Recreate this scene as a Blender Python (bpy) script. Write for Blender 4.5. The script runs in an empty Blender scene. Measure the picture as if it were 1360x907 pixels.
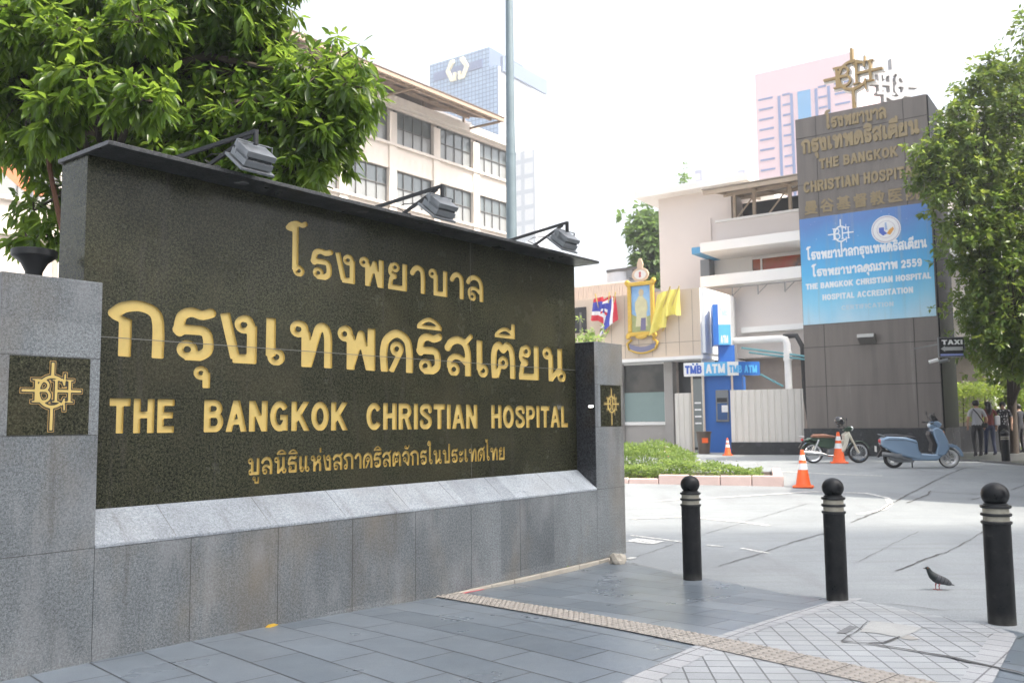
import bpy, math, random
import numpy as np
from mathutils import Vector, Matrix
from mathutils.geometry import tessellate_polygon
random.seed(7); RNG = np.random.default_rng(11)
S = bpy.context.scene
C = S.collection
R = math.radians

# ------------------------------------------------------------------ camera
F, EYE = 1200.0, 1.5                     # focal length in photo pixels, eye height
PITCH, ROLL = R(5.2), R(0.58)
_f = Vector((0, math.cos(PITCH), math.sin(PITCH)))
_u0 = Vector((0, -math.sin(PITCH), math.cos(PITCH))); _r0 = Vector((1, 0, 0))
CR = _r0 * math.cos(ROLL) - _u0 * math.sin(ROLL)
CU = _u0 * math.cos(ROLL) + _r0 * math.sin(ROLL)
cam = bpy.data.cameras.new('camera'); cam_o = bpy.data.objects.new('camera', cam); C.objects.link(cam_o)
cam.sensor_width = 36; cam.lens = 36 * F / 1360; cam.clip_end = 3000; cam.clip_start = .05
cam_o.matrix_world = Matrix(((CR.x, CU.x, -_f.x, 0), (CR.y, CU.y, -_f.y, 0), (CR.z, CU.z, -_f.z, EYE), (0, 0, 0, 1)))
cam.dof.use_dof = True; cam.dof.focus_distance = 7.2; cam.dof.aperture_fstop = 4.0
S.camera = cam_o
# ------------------------------------------------------------------ sky, sun, exposure
SUN_EL = R(54); SUN_H = Vector((.84, -.54)).normalized()      # horizontal direction towards the sun
w = bpy.data.worlds.new('World'); S.world = w; w.use_nodes = True
nt = w.node_tree; bg = nt.nodes['Background']
sky = nt.nodes.new('ShaderNodeTexSky'); sky.sky_type = 'NISHITA'; sky.sun_disc = False
sky.sun_elevation = SUN_EL; sky.sun_rotation = math.atan2(SUN_H.x, SUN_H.y)
sky.air_density = 1.0; sky.dust_density = 6.0; sky.ozone_density = 1.0
hsv = nt.nodes.new('ShaderNodeHueSaturation'); hsv.inputs['Saturation'].default_value = .4
nt.links.new(sky.outputs[0], hsv.inputs['Color']); nt.links.new(hsv.outputs[0], bg.inputs['Color'])
bg.inputs['Strength'].default_value = .15
sun = bpy.data.lights.new('sun', 'SUN'); sun.energy = 2.4; sun.angle = R(1.0); sun.color = (1, .91, .78)
sun_o = bpy.data.objects.new('sun', sun); C.objects.link(sun_o)
_sd = Vector((SUN_H.x * math.cos(SUN_EL), SUN_H.y * math.cos(SUN_EL), math.sin(SUN_EL)))
sun_o.rotation_euler = _sd.to_track_quat('Z', 'Y').to_euler()
S.view_settings.view_transform = 'Standard'; S.view_settings.look = 'None'; S.view_settings.gamma = 1
S.view_settings.exposure = 1.7
S.cycles.use_denoising = True; S.cycles.max_bounces = 8; S.cycles.transparent_max_bounces = 12

# ------------------------------------------------------------------ geometry helpers
def gz(Y):
    """height of the paved ground: level by the sign, a dip at the gutter, then the drive climbs"""
    if Y < 6: return 0.0
    if Y < 10.2:
        t = (Y - 6) / 4.2; return -.14 * t * t * (3 - 2 * t)
    if Y < 21.5:
        t = (Y - 10.2) / 11.3; return -.14 + .47 * (t * t * (3 - 2 * t) * .35 + t * .65)
    return .33
def ray(x, y):
    return _f + CR * ((x - 680) / F) - CU * ((y - 453.5) / F)
def G(x, y, dz=0):
    """where the line of sight through a photo point meets the ground"""
    d = ray(x, y); s = 5.0
    for _ in range(80): s = .5 * s + .5 * (EYE - gz(d.y * s) - dz) / -d.z
    return Vector((d.x * s, d.y * s, EYE + d.z * s))
def at(x, y, Y):
    d = ray(x, y); s = Y / d.y
    return Vector((d.x * s, d.y * s, EYE + d.z * s))
class Frame:
    """a local frame: x along a facade, y into the building, z up"""
    def __init__(s, p, rot):
        s.p = Vector(p); s.rot = rot
        s.x = Vector((math.cos(rot), math.sin(rot), 0)); s.y = Vector((-math.sin(rot), math.cos(rot), 0))
    def L(s, px, py, y=0.0):
        o = Vector((0, 0, EYE)); d = ray(px, py)
        t = ((s.p + s.y * y) - o).dot(s.y) / d.dot(s.y)
        q = o + d * t - s.p
        return q.dot(s.x), q.z
    def W(s, x, y, z): return s.p + s.x * x + s.y * y + Vector((0, 0, z))

class MB:
    def __init__(s): s.v = []; s.f = []; s.m = []; s.mi = 0
    def add(s, vs, fs):
        o = len(s.v); s.v += [tuple(v) for v in vs]
        for f in fs: s.f.append([i + o for i in f]); s.m.append(s.mi)
        return s
    def mat(s, i): s.mi = i; return s
    def box(s, x0, x1, y0, y1, z0, z1):
        return s.add([(x0,y0,z0),(x1,y0,z0),(x1,y1,z0),(x0,y1,z0),(x0,y0,z1),(x1,y0,z1),(x1,y1,z1),(x0,y1,z1)],
                     [(0,3,2,1),(4,5,6,7),(0,1,5,4),(1,2,6,5),(2,3,7,6),(3,0,4,7)])
    def obox(s, c, ax, ay, az, hx, hy, hz):
        c = Vector(c); P = []
        for k in (-1, 1):
            for (i, j) in ((-1,-1),(1,-1),(1,1),(-1,1)): P.append(c + ax*hx*i + ay*hy*j + az*hz*k)
        return s.add(P, [(0,3,2,1),(4,5,6,7),(0,1,5,4),(1,2,6,5),(2,3,7,6),(3,0,4,7)])
    def bar(s, a, b, w, h=None):
        a = Vector(a); b = Vector(b); d = b - a; h = h or w
        az = d.normalized(); up = Vector((0,0,1)) if abs(az.z) < .95 else Vector((1,0,0))
        ax = az.cross(up).normalized(); ay = ax.cross(az)
        return s.obox((a+b)/2, ax, ay, az, w/2, h/2, d.length/2)
    def tube(s, pts, r, n=10, cap=True):
        pts = [Vector(p) for p in pts]; k = len(pts)
        rs = r if isinstance(r, (list, tuple)) else [r]*k
        o = len(s.v); prev = None
        for i, p in enumerate(pts):
            d = (pts[min(i+1,k-1)] - pts[max(i-1,0)]).normalized()
            if prev is None: ref = Vector((0,0,1)) if abs(d.z) < .9 else Vector((1,0,0)); ax = d.cross(ref).normalized()
            else: ax = (prev - d*prev.dot(d)).normalized()
            prev = ax; ay = d.cross(ax)
            for j in range(n):
                a = 2*math.pi*j/n; s.v.append(tuple(p + (ax*math.cos(a) + ay*math.sin(a))*rs[i]))
        for i in range(k-1):
            for j in range(n):
                s.f.append([o+i*n+j, o+i*n+(j+1)%n, o+(i+1)*n+(j+1)%n, o+(i+1)*n+j]); s.m.append(s.mi)
        if cap:
            s.f.append([o+j for j in range(n)][::-1]); s.m.append(s.mi)
            s.f.append([o+(k-1)*n+j for j in range(n)]); s.m.append(s.mi)
        return s
    def lathe(s, prof, c=(0,0,0), n=24, axis='z'):
        o = len(s.v); c = Vector(c)
        for r_, z in prof:
            for j in range(n):
                a = 2*math.pi*j/n; p = (r_*math.cos(a), r_*math.sin(a), z)
                if axis == 'y': p = (p[0], p[2], p[1])
                if axis == 'x': p = (p[2], p[0], p[1])
                s.v.append(tuple(c + Vector(p)))
        for i in range(len(prof)-1):
            for j in range(n):
                s.f.append([o+i*n+j, o+i*n+(j+1)%n, o+(i+1)*n+(j+1)%n, o+(i+1)*n+j]); s.m.append(s.mi)
        return s
    def ell(s, c, rx, ry, rz, n=14, k=9, rot=None):
        prof = []; o = len(s.v); c = Vector(c)
        for i in range(k+1):
            t = math.pi*i/k - math.pi/2
            for j in range(n):
                a = 2*math.pi*j/n
                p = Vector((rx*math.cos(t)*math.cos(a), ry*math.cos(t)*math.sin(a), rz*math.sin(t)))
                if rot: p = rot @ p
                s.v.append(tuple(c+p))
        for i in range(k):
            for j in range(n):
                s.f.append([o+i*n+j, o+i*n+(j+1)%n, o+(i+1)*n+(j+1)%n, o+(i+1)*n+j]); s.m.append(s.mi)
        return s
    def prism(s, poly, y0, y1):
        """outline in x,z pushed from y0 to y1"""
        n = len(poly); o = len(s.v)
        s.v += [(x, y0, z) for x, z in poly] + [(x, y1, z) for x, z in poly]
        tri = tessellate_polygon([[Vector((x, z, 0)) for x, z in poly]])
        for t in tri:
            s.f.append([o+i for i in t]); s.m.append(s.mi); s.f.append([o+n+i for i in t][::-1]); s.m.append(s.mi)
        for i in range(n):
            j = (i+1) % n; s.f.append([o+i, o+j, o+n+j, o+n+i]); s.m.append(s.mi)
        return s
    def zprism(s, poly, z0, z1):
        n = len(poly); o = len(s.v)
        s.v += [(x, y, z0) for x, y in poly] + [(x, y, z1) for x, y in poly]
        tri = tessellate_polygon([[Vector((x, y, 0)) for x, y in poly]])
        for t in tri:
            s.f.append([o+i for i in t][::-1]); s.m.append(s.mi); s.f.append([o+n+i for i in t]); s.m.append(s.mi)
        for i in range(n):
            j = (i+1) % n; s.f.append([o+i, o+j, o+n+j, o+n+i]); s.m.append(s.mi)
        return s
    def build(s, name, mats, parent=None, smooth=False, bevel=0, seg=2, fix=True):
        me = bpy.data.meshes.new(name); me.from_pydata(s.v, [], s.f)
        mats = mats if isinstance(mats, (list, tuple)) else [mats]
        for m in mats: me.materials.append(m)
        me.polygons.foreach_set('material_index', s.m)
        if fix and len(s.f) < 60000:
            import bmesh
            bm = bmesh.new(); bm.from_mesh(me); bmesh.ops.recalc_face_normals(bm, faces=bm.faces[:]); bm.to_mesh(me); bm.free()
        if smooth:
            me.polygons.foreach_set('use_smooth', [True]*len(me.polygons))
            if smooth != 'all': me.set_sharp_from_angle(angle=R(40))
        me.update()
        o = bpy.data.objects.new(name, me); C.objects.link(o)
        if parent: o.parent = parent
        if bevel:
            b = o.modifiers.new('bevel', 'BEVEL'); b.width = bevel; b.segments = seg; b.limit_method = 'ANGLE'; b.angle_limit = R(35)
        return o
def tag(o, label, cat, group=None, kind=None):
    if label: o['label'] = label
    if cat: o['category'] = cat
    if group: o['group'] = group
    if kind: o['kind'] = kind
    return o
def thing(name, label, cat, loc=(0,0,0), rot=0, group=None):
    o = bpy.data.objects.new(name, None); C.objects.link(o); o.location = loc; o.rotation_euler = (0, 0, rot)
    o.empty_display_size = .2
    return tag(o, label, cat, group)
def kids(o): return [c for c in C.objects if c.parent == o]
def copy_tree(o, parent=None):
    c = o.copy(); C.objects.link(c)
    if parent: c.parent = parent
    for k in kids(o): copy_tree(k, c)
    return c

# ------------------------------------------------------------------ materials
def pm(name, col, rough=.6, metal=0, var=.12, scale=4, bump=0, bscale=60, spec=.5, coat=0):
    """plain paint / plastic / metal with a little uneven wear"""
    m = bpy.data.materials.new(name); m.use_nodes = True; t = m.node_tree; b = t.nodes['Principled BSDF']
    b.inputs['Roughness'].default_value = rough; b.inputs['Metallic'].default_value = metal
    b.inputs['Specular IOR Level'].default_value = spec; b.inputs['Coat Weight'].default_value = coat
    tc = t.nodes.new('ShaderNodeTexCoord'); n = t.nodes.new('ShaderNodeTexNoise'); n.inputs['Scale'].default_value = scale
    n.inputs['Detail'].default_value = 5; n.inputs['Roughness'].default_value = .65
    t.links.new(tc.outputs['Object'], n.inputs['Vector'])
    mx = t.nodes.new('ShaderNodeMix'); mx.data_type = 'RGBA'
    mx.inputs['A'].default_value = (*[c*(1-var) for c in col], 1); mx.inputs['B'].default_value = (*[min(1, c*(1+var)) for c in col], 1)
    t.links.new(n.outputs['Fac'], mx.inputs['Factor']); t.links.new(mx.outputs['Result'], b.inputs['Base Color'])
    if bump:
        n2 = t.nodes.new('ShaderNodeTexNoise'); n2.inputs['Scale'].default_value = bscale
        t.links.new(tc.outputs['Object'], n2.inputs['Vector'])
        bp = t.nodes.new('ShaderNodeBump'); bp.inputs['Strength'].default_value = bump; bp.inputs['Distance'].default_value = .01
        t.links.new(n2.outputs['Fac'], bp.inputs['Height']); t.links.new(bp.outputs['Normal'], b.inputs['Normal'])
    return m
def ramp(t, src, stops, interp='LINEAR'):
    r_ = t.nodes.new('ShaderNodeValToRGB'); r_.color_ramp.interpolation = interp
    e = r_.color_ramp.elements
    while len(e) < len(stops): e.new(.5)
    for i, (p, c) in enumerate(stops): e[i].position = p; e[i].color = (*c, 1) if len(c) == 3 else c
    t.links.new(src, r_.inputs['Fac']); return r_.outputs['Color']
def mixc(t, fac, a, b, mode='MIX'):
    mx = t.nodes.new('ShaderNodeMix'); mx.data_type = 'RGBA'; mx.blend_type = mode
    for k, v in (('Factor', fac), ('A', a), ('B', b)):
        if hasattr(v, 'links') or hasattr(v, 'is_linked'): t.links.new(v, mx.inputs[k])
        elif isinstance(v, (int, float)): mx.inputs[k].default_value = v
        else: mx.inputs[k].default_value = (*v, 1)
    return mx.outputs['Result']
def noise(t, vec, scale, detail=4, rough=.6, dim=None):
    n = t.nodes.new('ShaderNodeTexNoise'); n.inputs['Scale'].default_value = scale; n.inputs['Detail'].default_value = detail
    n.inputs['Roughness'].default_value = rough; t.links.new(vec, n.inputs['Vector']); return n.outputs['Fac']
def mapping(t, vec, loc=(0,0,0), rot=(0,0,0), scale=(1,1,1)):
    m = t.nodes.new('ShaderNodeMapping'); m.inputs['Location'].default_value = loc; m.inputs['Rotation'].default_value = rot
    m.inputs['Scale'].default_value = scale; t.links.new(vec, m.inputs['Vector']); return m.outputs['Vector']
def base_mat(name, rough=.6, spec=.5):
    m = bpy.data.materials.new(name); m.use_nodes = True; t = m.node_tree; b = t.nodes['Principled BSDF']
    b.inputs['Roughness'].default_value = rough; b.inputs['Specular IOR Level'].default_value = spec
    tc = t.nodes.new('ShaderNodeTexCoord')
    return m, t, b, tc.outputs['Object']
def granite(name, dark, mid, light, scale=110, rough=.3, stain=None, stain_amt=.5, sx=1.0, coat=0, streak=False, bloom=None, slabs=None, spec=.4):
    m, t, b, v = base_mat(name, rough, spec)
    n1 = noise(t, v, scale, 3, .7)
    c = ramp(t, n1, [(.40, dark), (.47, mid), (.53, mid), (.61, light)])
    n0 = noise(t, v, scale*.45, 2, .5)
    c = mixc(t, .3, c, ramp(t, n0, [(.42, dark), (.58, light)]))
    if stain:
        vv = mapping(t, v, scale=(1.0, 1.0, .55)) if streak else v
        n2 = noise(t, vv, 1.3*sx, 6, .62)
        f = ramp(t, n2, [(.48, (0,0,0)), (.72, (stain_amt,)*3)])
        c = mixc(t, f, c, stain)
        n3 = noise(t, vv, 2.1*sx, 5, .6)
        c = mixc(t, 1.0, c, ramp(t, n3, [(.3, (.78,.78,.79)), (.7, (1.12,1.12,1.12))]), 'MULTIPLY')
    if slabs:       # every slab is cut from a slightly different block
        br = t.nodes.new('ShaderNodeTexBrick'); t.links.new(mapping(t, v, rot=(R(-90),0,0)), br.inputs['Vector']); br.inputs['Scale'].default_value = 1
        br.inputs['Brick Width'].default_value = slabs[0]; br.inputs['Row Height'].default_value = slabs[1]; br.inputs['Mortar Size'].default_value = 0
        br.inputs['Color1'].default_value = (.8,.8,.8,1); br.inputs['Color2'].default_value = (1.16,1.15,1.13,1)
        c = mixc(t, 1.0, c, br.outputs['Color'], 'MULTIPLY')
        dn = noise(t, mapping(t, v, scale=(5, 1, .3)), 1.7, 6, .7)
        c = mixc(t, ramp(t, dn, [(.57, (0,0,0)), (.72, (.4,.4,.4))]), c, (.06,.055,.05))
    if bloom:       # pale lime runs, growing towards the far end of the wall
        nb_ = noise(t, mapping(t, v, loc=(3.1,0,1.7), scale=(1.6,1,.8)), 1.5, 5, .6)
        f2 = ramp(t, nb_, [(.5, (0,0,0)), (.7, (.4,.4,.4))]); c = mixc(t, f2, c, bloom)
    t.links.new(c, b.inputs['Base Color'])
    r_ = ramp(t, noise(t, v, 3.5, 4), [(.3, (rough*.8,)*3), (.75, (min(1, rough*1.6),)*3)])
    t.links.new(r_, b.inputs['Roughness'])
    return m
def leafmat(name, c1, c2, c3, trans=.45, rough=.35, scale=2.5):
    m = bpy.data.materials.new(name); m.use_nodes = True; t = m.node_tree; b = t.nodes['Principled BSDF']; out = t.nodes['Material Output']
    tc = t.nodes.new('ShaderNodeTexCoord'); geo = t.nodes.new('ShaderNodeNewGeometry')
    n = noise(t, tc.outputs['Object'], scale, 3)
    c = ramp(t, n, [(.3, c1), (.5, c2), (.7, c3)])
    c = mixc(t, geo.outputs['Random Per Island'], c, mixc(t, .5, c, c3))
    t.links.new(c, b.inputs['Base Color']); b.inputs['Roughness'].default_value = rough
    tr = t.nodes.new('ShaderNodeBsdfTranslucent')
    hs = t.nodes.new('ShaderNodeHueSaturation'); hs.inputs['Value'].default_value = 3.3; hs.inputs['Hue'].default_value = .475; hs.inputs['Saturation'].default_value = .98
    t.links.new(c, hs.inputs['Color']); t.links.new(hs.outputs[0], tr.inputs['Color'])
    ms = t.nodes.new('ShaderNodeMixShader'); ms.inputs[0].default_value = trans
    t.links.new(b.outputs[0], ms.inputs[1]); t.links.new(tr.outputs[0], ms.inputs[2]); t.links.new(ms.outputs[0], out.inputs['Surface'])
    return m
def emit(name, col, strength):
    m = bpy.data.materials.new(name); m.use_nodes = True; b = m.node_tree.nodes['Principled BSDF']
    b.inputs['Emission Color'].default_value = (*col, 1); b.inputs['Emission Strength'].default_value = strength
    b.inputs['Base Color'].default_value = (*col, 1); return m
def glass(name, col, rough=.05, metal=0.0, var=.25, scale=.6):
    m = pm(name, col, rough, metal, var, scale, spec=1.0); return m

# ------------------------------------------------------------------ stroke lettering
def crom(pts, n=6):
    P = [np.array(p, float) for p in pts]; P = [2*P[0]-P[1]] + P + [2*P[-1]-P[-2]]; out = []
    for i in range(1, len(P)-2):
        a, b, c, d = P[i-1:i+3]
        for k in range(n):
            t = k/n; out.append(.5*((2*b)+(-a+c)*t+(2*a-5*b+4*c-d)*t*t+(-a+3*b-3*c+d)*t**3))
    out.append(P[-2]); return [tuple(p) for p in out]
def arc(cx, cy, rx, ry, a0, a1, n=22):
    return [(cx+rx*math.cos(R(a0+(a1-a0)*i/n)), cy+ry*math.sin(R(a0+(a1-a0)*i/n))) for i in range(n+1)]
# primitive: ('p', points, width) polyline / ('c', points, width) smooth curve / ('o', x, y, rout, rin) ring
W_ = .19
def rg(x, y): return ('o', x, y, .175, .062)
def p(*q, w=W_): return ('p', list(q), w)
def c(*q, w=W_): return ('p', crom(q), w)
DOME = [c((.02,1.16),(.16,1.27),(.32,1.32),(.48,1.27),(.62,1.16),w=.1), p((-.03,1.13),(.67,1.13),w=.1)]
TAIL_SO = c((.5,.84),(.66,.9),(.8,1.04),w=.13)
LO = [c((.06,.66),(.18,.83),(.38,.9),(.58,.83),(.68,.62),(.69,.3),(.69,0)), rg(.26,.16),
      c((.13,.2),(.14,.38),(.28,.48),(.46,.46),(.62,.33),w=.15)]
KHO = [c((.11,0),(.08,.42),(.16,.74),(.42,.9),(.68,.76),(.75,.45),(.75,0)), rg(.42,.54), p((.535,.52),(.27,.0),w=.13)]
TH = {
 'ก': (.86, [c((.02,.72),(.18,.86),(.42,.91),(.64,.82),(.71,.58),(.71,0)), p((.21,0),(.21,.66)), p((.03,.7),(.26,.6),w=.12)]),
 'ร': (.76, [c((.68,.93),(.5,.86),(.32,.9),(.17,.82),(.12,.62),(.13,.5),w=.18), c((.06,.55),(.3,.57),(.52,.56),(.6,.45),(.6,.2),(.44,.08),(.26,.06),w=.18), rg(.26,.2)]),
 'ง': (.74, [p((.07,.95),(.27,.09),w=.18), p((.22,.085),(.66,.085)), p((.57,.02),(.57,.76)), c((.57,.74),(.5,.87),(.4,.88),w=.14), rg(.42,.76)]),
 'เ': (.44, [p((.13,.95),(.13,.18)), rg(.24,.17)]),
 'แ': (.84, [p((.13,.95),(.13,.18)), rg(.24,.17), p((.54,.95),(.54,.18)), rg(.65,.17)]),
 'ท': (.96, [rg(.18,.78), c((.18,.9),(.3,.86),(.34,.7),w=.14), p((.34,.74),(.34,0)), c((.38,.02),(.54,.6),(.62,.84),(.74,.86),(.81,.7),(.82,.4),(.82,0),w=.18)]),
 'พ': (.96, [rg(.18,.78), c((.18,.9),(.27,.86),(.31,.7),w=.14), p((.31,.76),(.31,.0)), p((.3,.02),(.55,.8),(.75,.02),w=.17), p((.8,0),(.8,.95))]),
 'ค': (.86, KHO), 'ศ': (.9, KHO + [TAIL_SO]),
 'ล': (.84, LO), 'ส': (.86, LO + [TAIL_SO]),
 'ต': (.86, [c((.12,0),(.09,.42),(.13,.76),(.28,.88),(.41,.76),(.54,.88),(.69,.76),(.73,.45),(.73,0)), rg(.41,.42), p((.33,.4),(.2,.02),w=.13)]),
 'ย': (.84, [rg(.3,.78), c((.18,.86),(.12,.7),(.14,.55),(.32,.47),w=.16), c((.32,.47),(.16,.38),(.12,.08),w=.16), p((.03,.085),(.76,.085)), p((.67,.02),(.67,.95))]),
 'น': (.92, [rg(.18,.78), c((.18,.9),(.28,.86),(.32,.7),w=.14), p((.32,.76),(.32,.0)), p((.33,.06),(.66,.36),w=.15), p((.68,.95),(.68,.2)), rg(.74,.16)]),
 'า': (.66, [c((.05,.66),(.16,.83),(.3,.9),(.45,.82),(.5,.58),(.5,0))]),
 'บ': (.88, [rg(.18,.78), c((.18,.9),(.27,.86),(.31,.7),w=.14), p((.31,.76),(.31,.0)), p((.22,.085),(.8,.085)), p((.71,.02),(.71,.95))]),
 'ป': (.88, [rg(.18,.78), c((.18,.9),(.27,.86),(.31,.7),w=.14), p((.31,.76),(.31,.0)), p((.22,.085),(.8,.085)), p((.71,.02),(.71,1.35))]),
 'โ': (.56, [p((.16,1.56),(.16,.18)), rg(.27,.17), c((-.08,1.42),(.02,1.56),(.2,1.64),(.36,1.6),(.48,1.68),w=.15), p((-.06,1.42),(.18,1.4),w=.12)]),
 'ไ': (.48, [p((.2,1.2),(.2,.18)), rg(.31,.17), c((.2,1.2),(.18,1.36),(.04,1.42),(.0,1.56),w=.14), c((.0,1.42),(.1,1.5),(.26,1.52),w=.12)]),
 'ใ': (.48, [p((.2,1.2),(.2,.18)), rg(.31,.17), c((.2,1.2),(.24,1.36),(.2,1.52),(.06,1.54),(.0,1.42),w=.14), ('o',.06,1.38,.13,.05)]),
 'ม': (.88, [rg(.18,.78), c((.18,.9),(.27,.86),(.31,.7),w=.14), p((.31,.76),(.31,.1)), rg(.22,.16), p((.3,.09),(.8,.085),w=.17), p((.71,.02),(.71,.95))]),
 'ธ': (.8, [c((.68,.93),(.5,.86),(.32,.9),(.17,.82),(.12,.62),(.13,.5),w=.17), c((.06,.55),(.3,.57),(.56,.56),(.63,.45),(.63,.09),w=.17), p((.7,.085),(.12,.085),w=.16), p((.16,.05),(.16,.34),w=.14), ('o',.22,.3,.12,.04)]),
 'ห': (.92, [rg(.18,.78), c((.18,.9),(.27,.86),(.31,.7),w=.14), p((.31,.76),(.31,.0)), p((.31,.3),(.6,.66),w=.15), rg(.66,.78), c((.56,.6),(.72,.5),(.76,.35),(.76,.0),w=.18)]),
 'ภ': (.86, [rg(.16,.16), c((.26,.14),(.27,.4),(.2,.6),(.08,.68),w=.15), c((.04,.7),(.18,.86),(.42,.91),(.64,.82),(.71,.58),(.71,0))]),
 'จ': (.78, [c((.08,.68),(.2,.84),(.4,.9),(.58,.82),(.65,.58),(.62,.25),(.58,.0)), rg(.26,.42), p((.3,.32),(.58,.06),w=.14)]),
 'ณ': (1.2, [rg(.16,.16), c((.26,.14),(.27,.4),(.2,.6),(.08,.68),w=.15), c((.04,.7),(.16,.86),(.36,.91),(.54,.82),(.6,.58),(.6,0)), p((.6,.06),(.94,.36),w=.14), p((.96,.95),(.96,.2)), rg(1.02,.16)]),
 'ะ': (.56, [rg(.2,.64), c((.26,.56),(.4,.62),(.48,.8),w=.12), rg(.2,.18), c((.26,.1),(.4,.16),(.48,.34),w=.12)]),
}
MK = {'ุ': [('o',-.32,-.22,.13,.045), p((-.23,-.2),(-.23,-.5),w=.13)],
      'ู': [('o',-.5,-.2,.12,.04), p((-.42,-.2),(-.42,-.44),w=.11), p((-.46,-.44),(-.16,-.44),w=.11), p((-.2,-.12),(-.2,-.44),w=.11)],
      'ิ': [(k[0], [(x-.76, y) for x, y in k[1]], k[2]) for k in DOME],
      'ี': [(k[0], [(x-.76, y) for x, y in k[1]], k[2]) for k in DOME] + [p((-.16,1.1),(-.16,1.48),w=.13)],
      'ั': [('o',-.5,1.22,.12,.04), c((-.42,1.14),(-.26,1.16),(-.14,1.36),w=.11)],
      '่': [p((-.2,1.1),(-.2,1.4),w=.13)]}
B_ = .2
def q(*a, w=B_): return ('p', list(a), w)
def e(*a, w=B_): return ('p', arc(*a), w)
LA = {
 'T': (.62, [q((0,.9),(.62,.9)), q((.31,0),(.31,.95))]),
 'H': (.64, [q((.1,0),(.1,1)), q((.54,0),(.54,1)), q((.1,.53),(.54,.53),w=.17)]),
 'E': (.54, [q((.1,0),(.1,1)), q((.02,.91),(.54,.91),w=.18), q((.02,.09),(.54,.09),w=.18), q((.02,.52),(.5,.52),w=.17)]),
 'F': (.52, [q((.1,0),(.1,1)), q((.02,.91),(.52,.91),w=.18), q((.02,.5),(.48,.5),w=.17)]),
 'L': (.5, [q((.1,0),(.1,1)), q((.02,.09),(.5,.09),w=.18)]),
 'I': (.2, [q((.1,0),(.1,1))]),
 'B': (.64, [q((.1,0),(.1,1)), ('p', [(.05,.92),(.34,.92)]+arc(.34,.735,.17,.18,90,-90)+[(.05,.55)], .17), ('p', [(.05,.54),(.36,.54)]+arc(.36,.315,.19,.23,90,-90)+[(.05,.085)], .17)]),
 'A': (.68, [q((.06,-.08),(.34,1.06),w=.19), q((.62,-.08),(.34,1.06),w=.19), q((.16,.31),(.52,.31),w=.15)]),
 'N': (.66, [q((.1,0),(.1,1)), q((.56,0),(.56,1)), q((.08,1.04),(.58,-.04),w=.19)]),
 'G': (.7, [e(.36,.5,.26,.41,40,330), q((.38,.46),(.66,.46),w=.15), q((.58,.02),(.58,.5),w=.16)]),
 'C': (.68, [e(.36,.5,.26,.41,38,322)]),
 'O': (.72, [e(.36,.5,.26,.41,0,360)]),
 'D': (.66, [q((.1,0),(.1,1)), ('p', [(.05,.91),(.28,.91)]+arc(.28,.5,.28,.41,90,-90)+[(.05,.09)], .18)]),
 'K': (.68, [q((.1,0),(.1,1)), q((.14,.36),(.62,1.06),w=.19), q((.26,.6),(.64,-.06),w=.19)]),
 'R': (.66, [q((.1,0),(.1,1)), ('p', [(.05,.92),(.36,.92)]+arc(.36,.715,.19,.205,90,-90)+[(.05,.51)], .17), q((.36,.52),(.58,-.06),w=.19)]),
 'P': (.62, [q((.1,0),(.1,1)), ('p', [(.05,.92),(.34,.92)]+arc(.34,.695,.19,.225,90,-90)+[(.05,.47)], .17)]),
 'S': (.62, [('p', crom([(.53,.7),(.5,.87),(.31,.92),(.12,.85),(.11,.68),(.3,.54),(.5,.4),(.52,.2),(.33,.08),(.12,.13),(.08,.31)]), .18)]),
 'M': (.82, [q((.1,0),(.1,1)), q((.72,0),(.72,1)), q((.08,1.04),(.41,.06),w=.17), q((.74,1.04),(.41,.06),w=.17)]),
 'U': (.66, [('p', [(.1,1),(.1,.32)]+arc(.33,.32,.23,.24,180,360)+[(.56,1)], .2)]),
 'X': (.66, [q((.04,-.06),(.62,1.06),w=.2), q((.04,1.06),(.62,-.06),w=.2)]),
 '2': (.6, [('p', arc(.3,.68,.21,.23,170,-30)+[(.12,.1)], .18), q((.04,.09),(.56,.09),w=.18)]),
 '5': (.6, [q((.1,.91),(.52,.91),w=.18), q((.16,.95),(.13,.5),w=.15), ('p', crom([(.13,.52),(.3,.62),(.48,.5),(.5,.3),(.32,.08),(.08,.18)]), .17)]),
 '9': (.6, [e(.3,.66,.2,.25,0,360,w=.18), ('p', crom([(.5,.66),(.5,.36),(.36,.1),(.12,.12)]), .18)]),
}
def serif(x, y0, y1, w=.1, sw=.3):
    return [('p', [(x,y0),(x,y1)], w), ('p', [(x-sw/2,y0+.02),(x+sw/2,y0+.02)], .05), ('p', [(x-sw/2,y1-.02),(x+sw/2,y1-.02)], .05)]
EMB = ([('p', [(0,.5),(0,1.02)], .12), ('p', [(0,-.42),(0,-1.22)], .12), ('p', [(-.98,.08),(-.16,.08)], .1), ('p', [(.12,.08),(.98,.08)], .1),
        ('p', arc(.0,.05,.46,.5,48,312,34), .12), ('p', [(.32,.5),(.4,.26)], .06), ('p', [(.4,.3),(.42,.66)], .06), ('p', [(.32,-.4),(.42,-.16)], .06), ('p', [(.4,-.2),(.42,-.56)], .06)]
       + serif(-.52, -.3, .46, .11, .28) + [('p', [(-.54,.41),(-.3,.41)]+arc(-.3,.25,.17,.16,90,-90)+[(-.52,.09)], .1), ('p', [(-.54,.09),(-.26,.09)]+arc(-.26,-.09,.18,.18,90,-90)+[(-.54,-.26)], .1)]
       + serif(.13, -.3, .46, .11, .26) + serif(.58, -.3, .46, .11, .26))
EMB = [(k_[0], k_[1], k_[2]*.74) for k_ in EMB]
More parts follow.
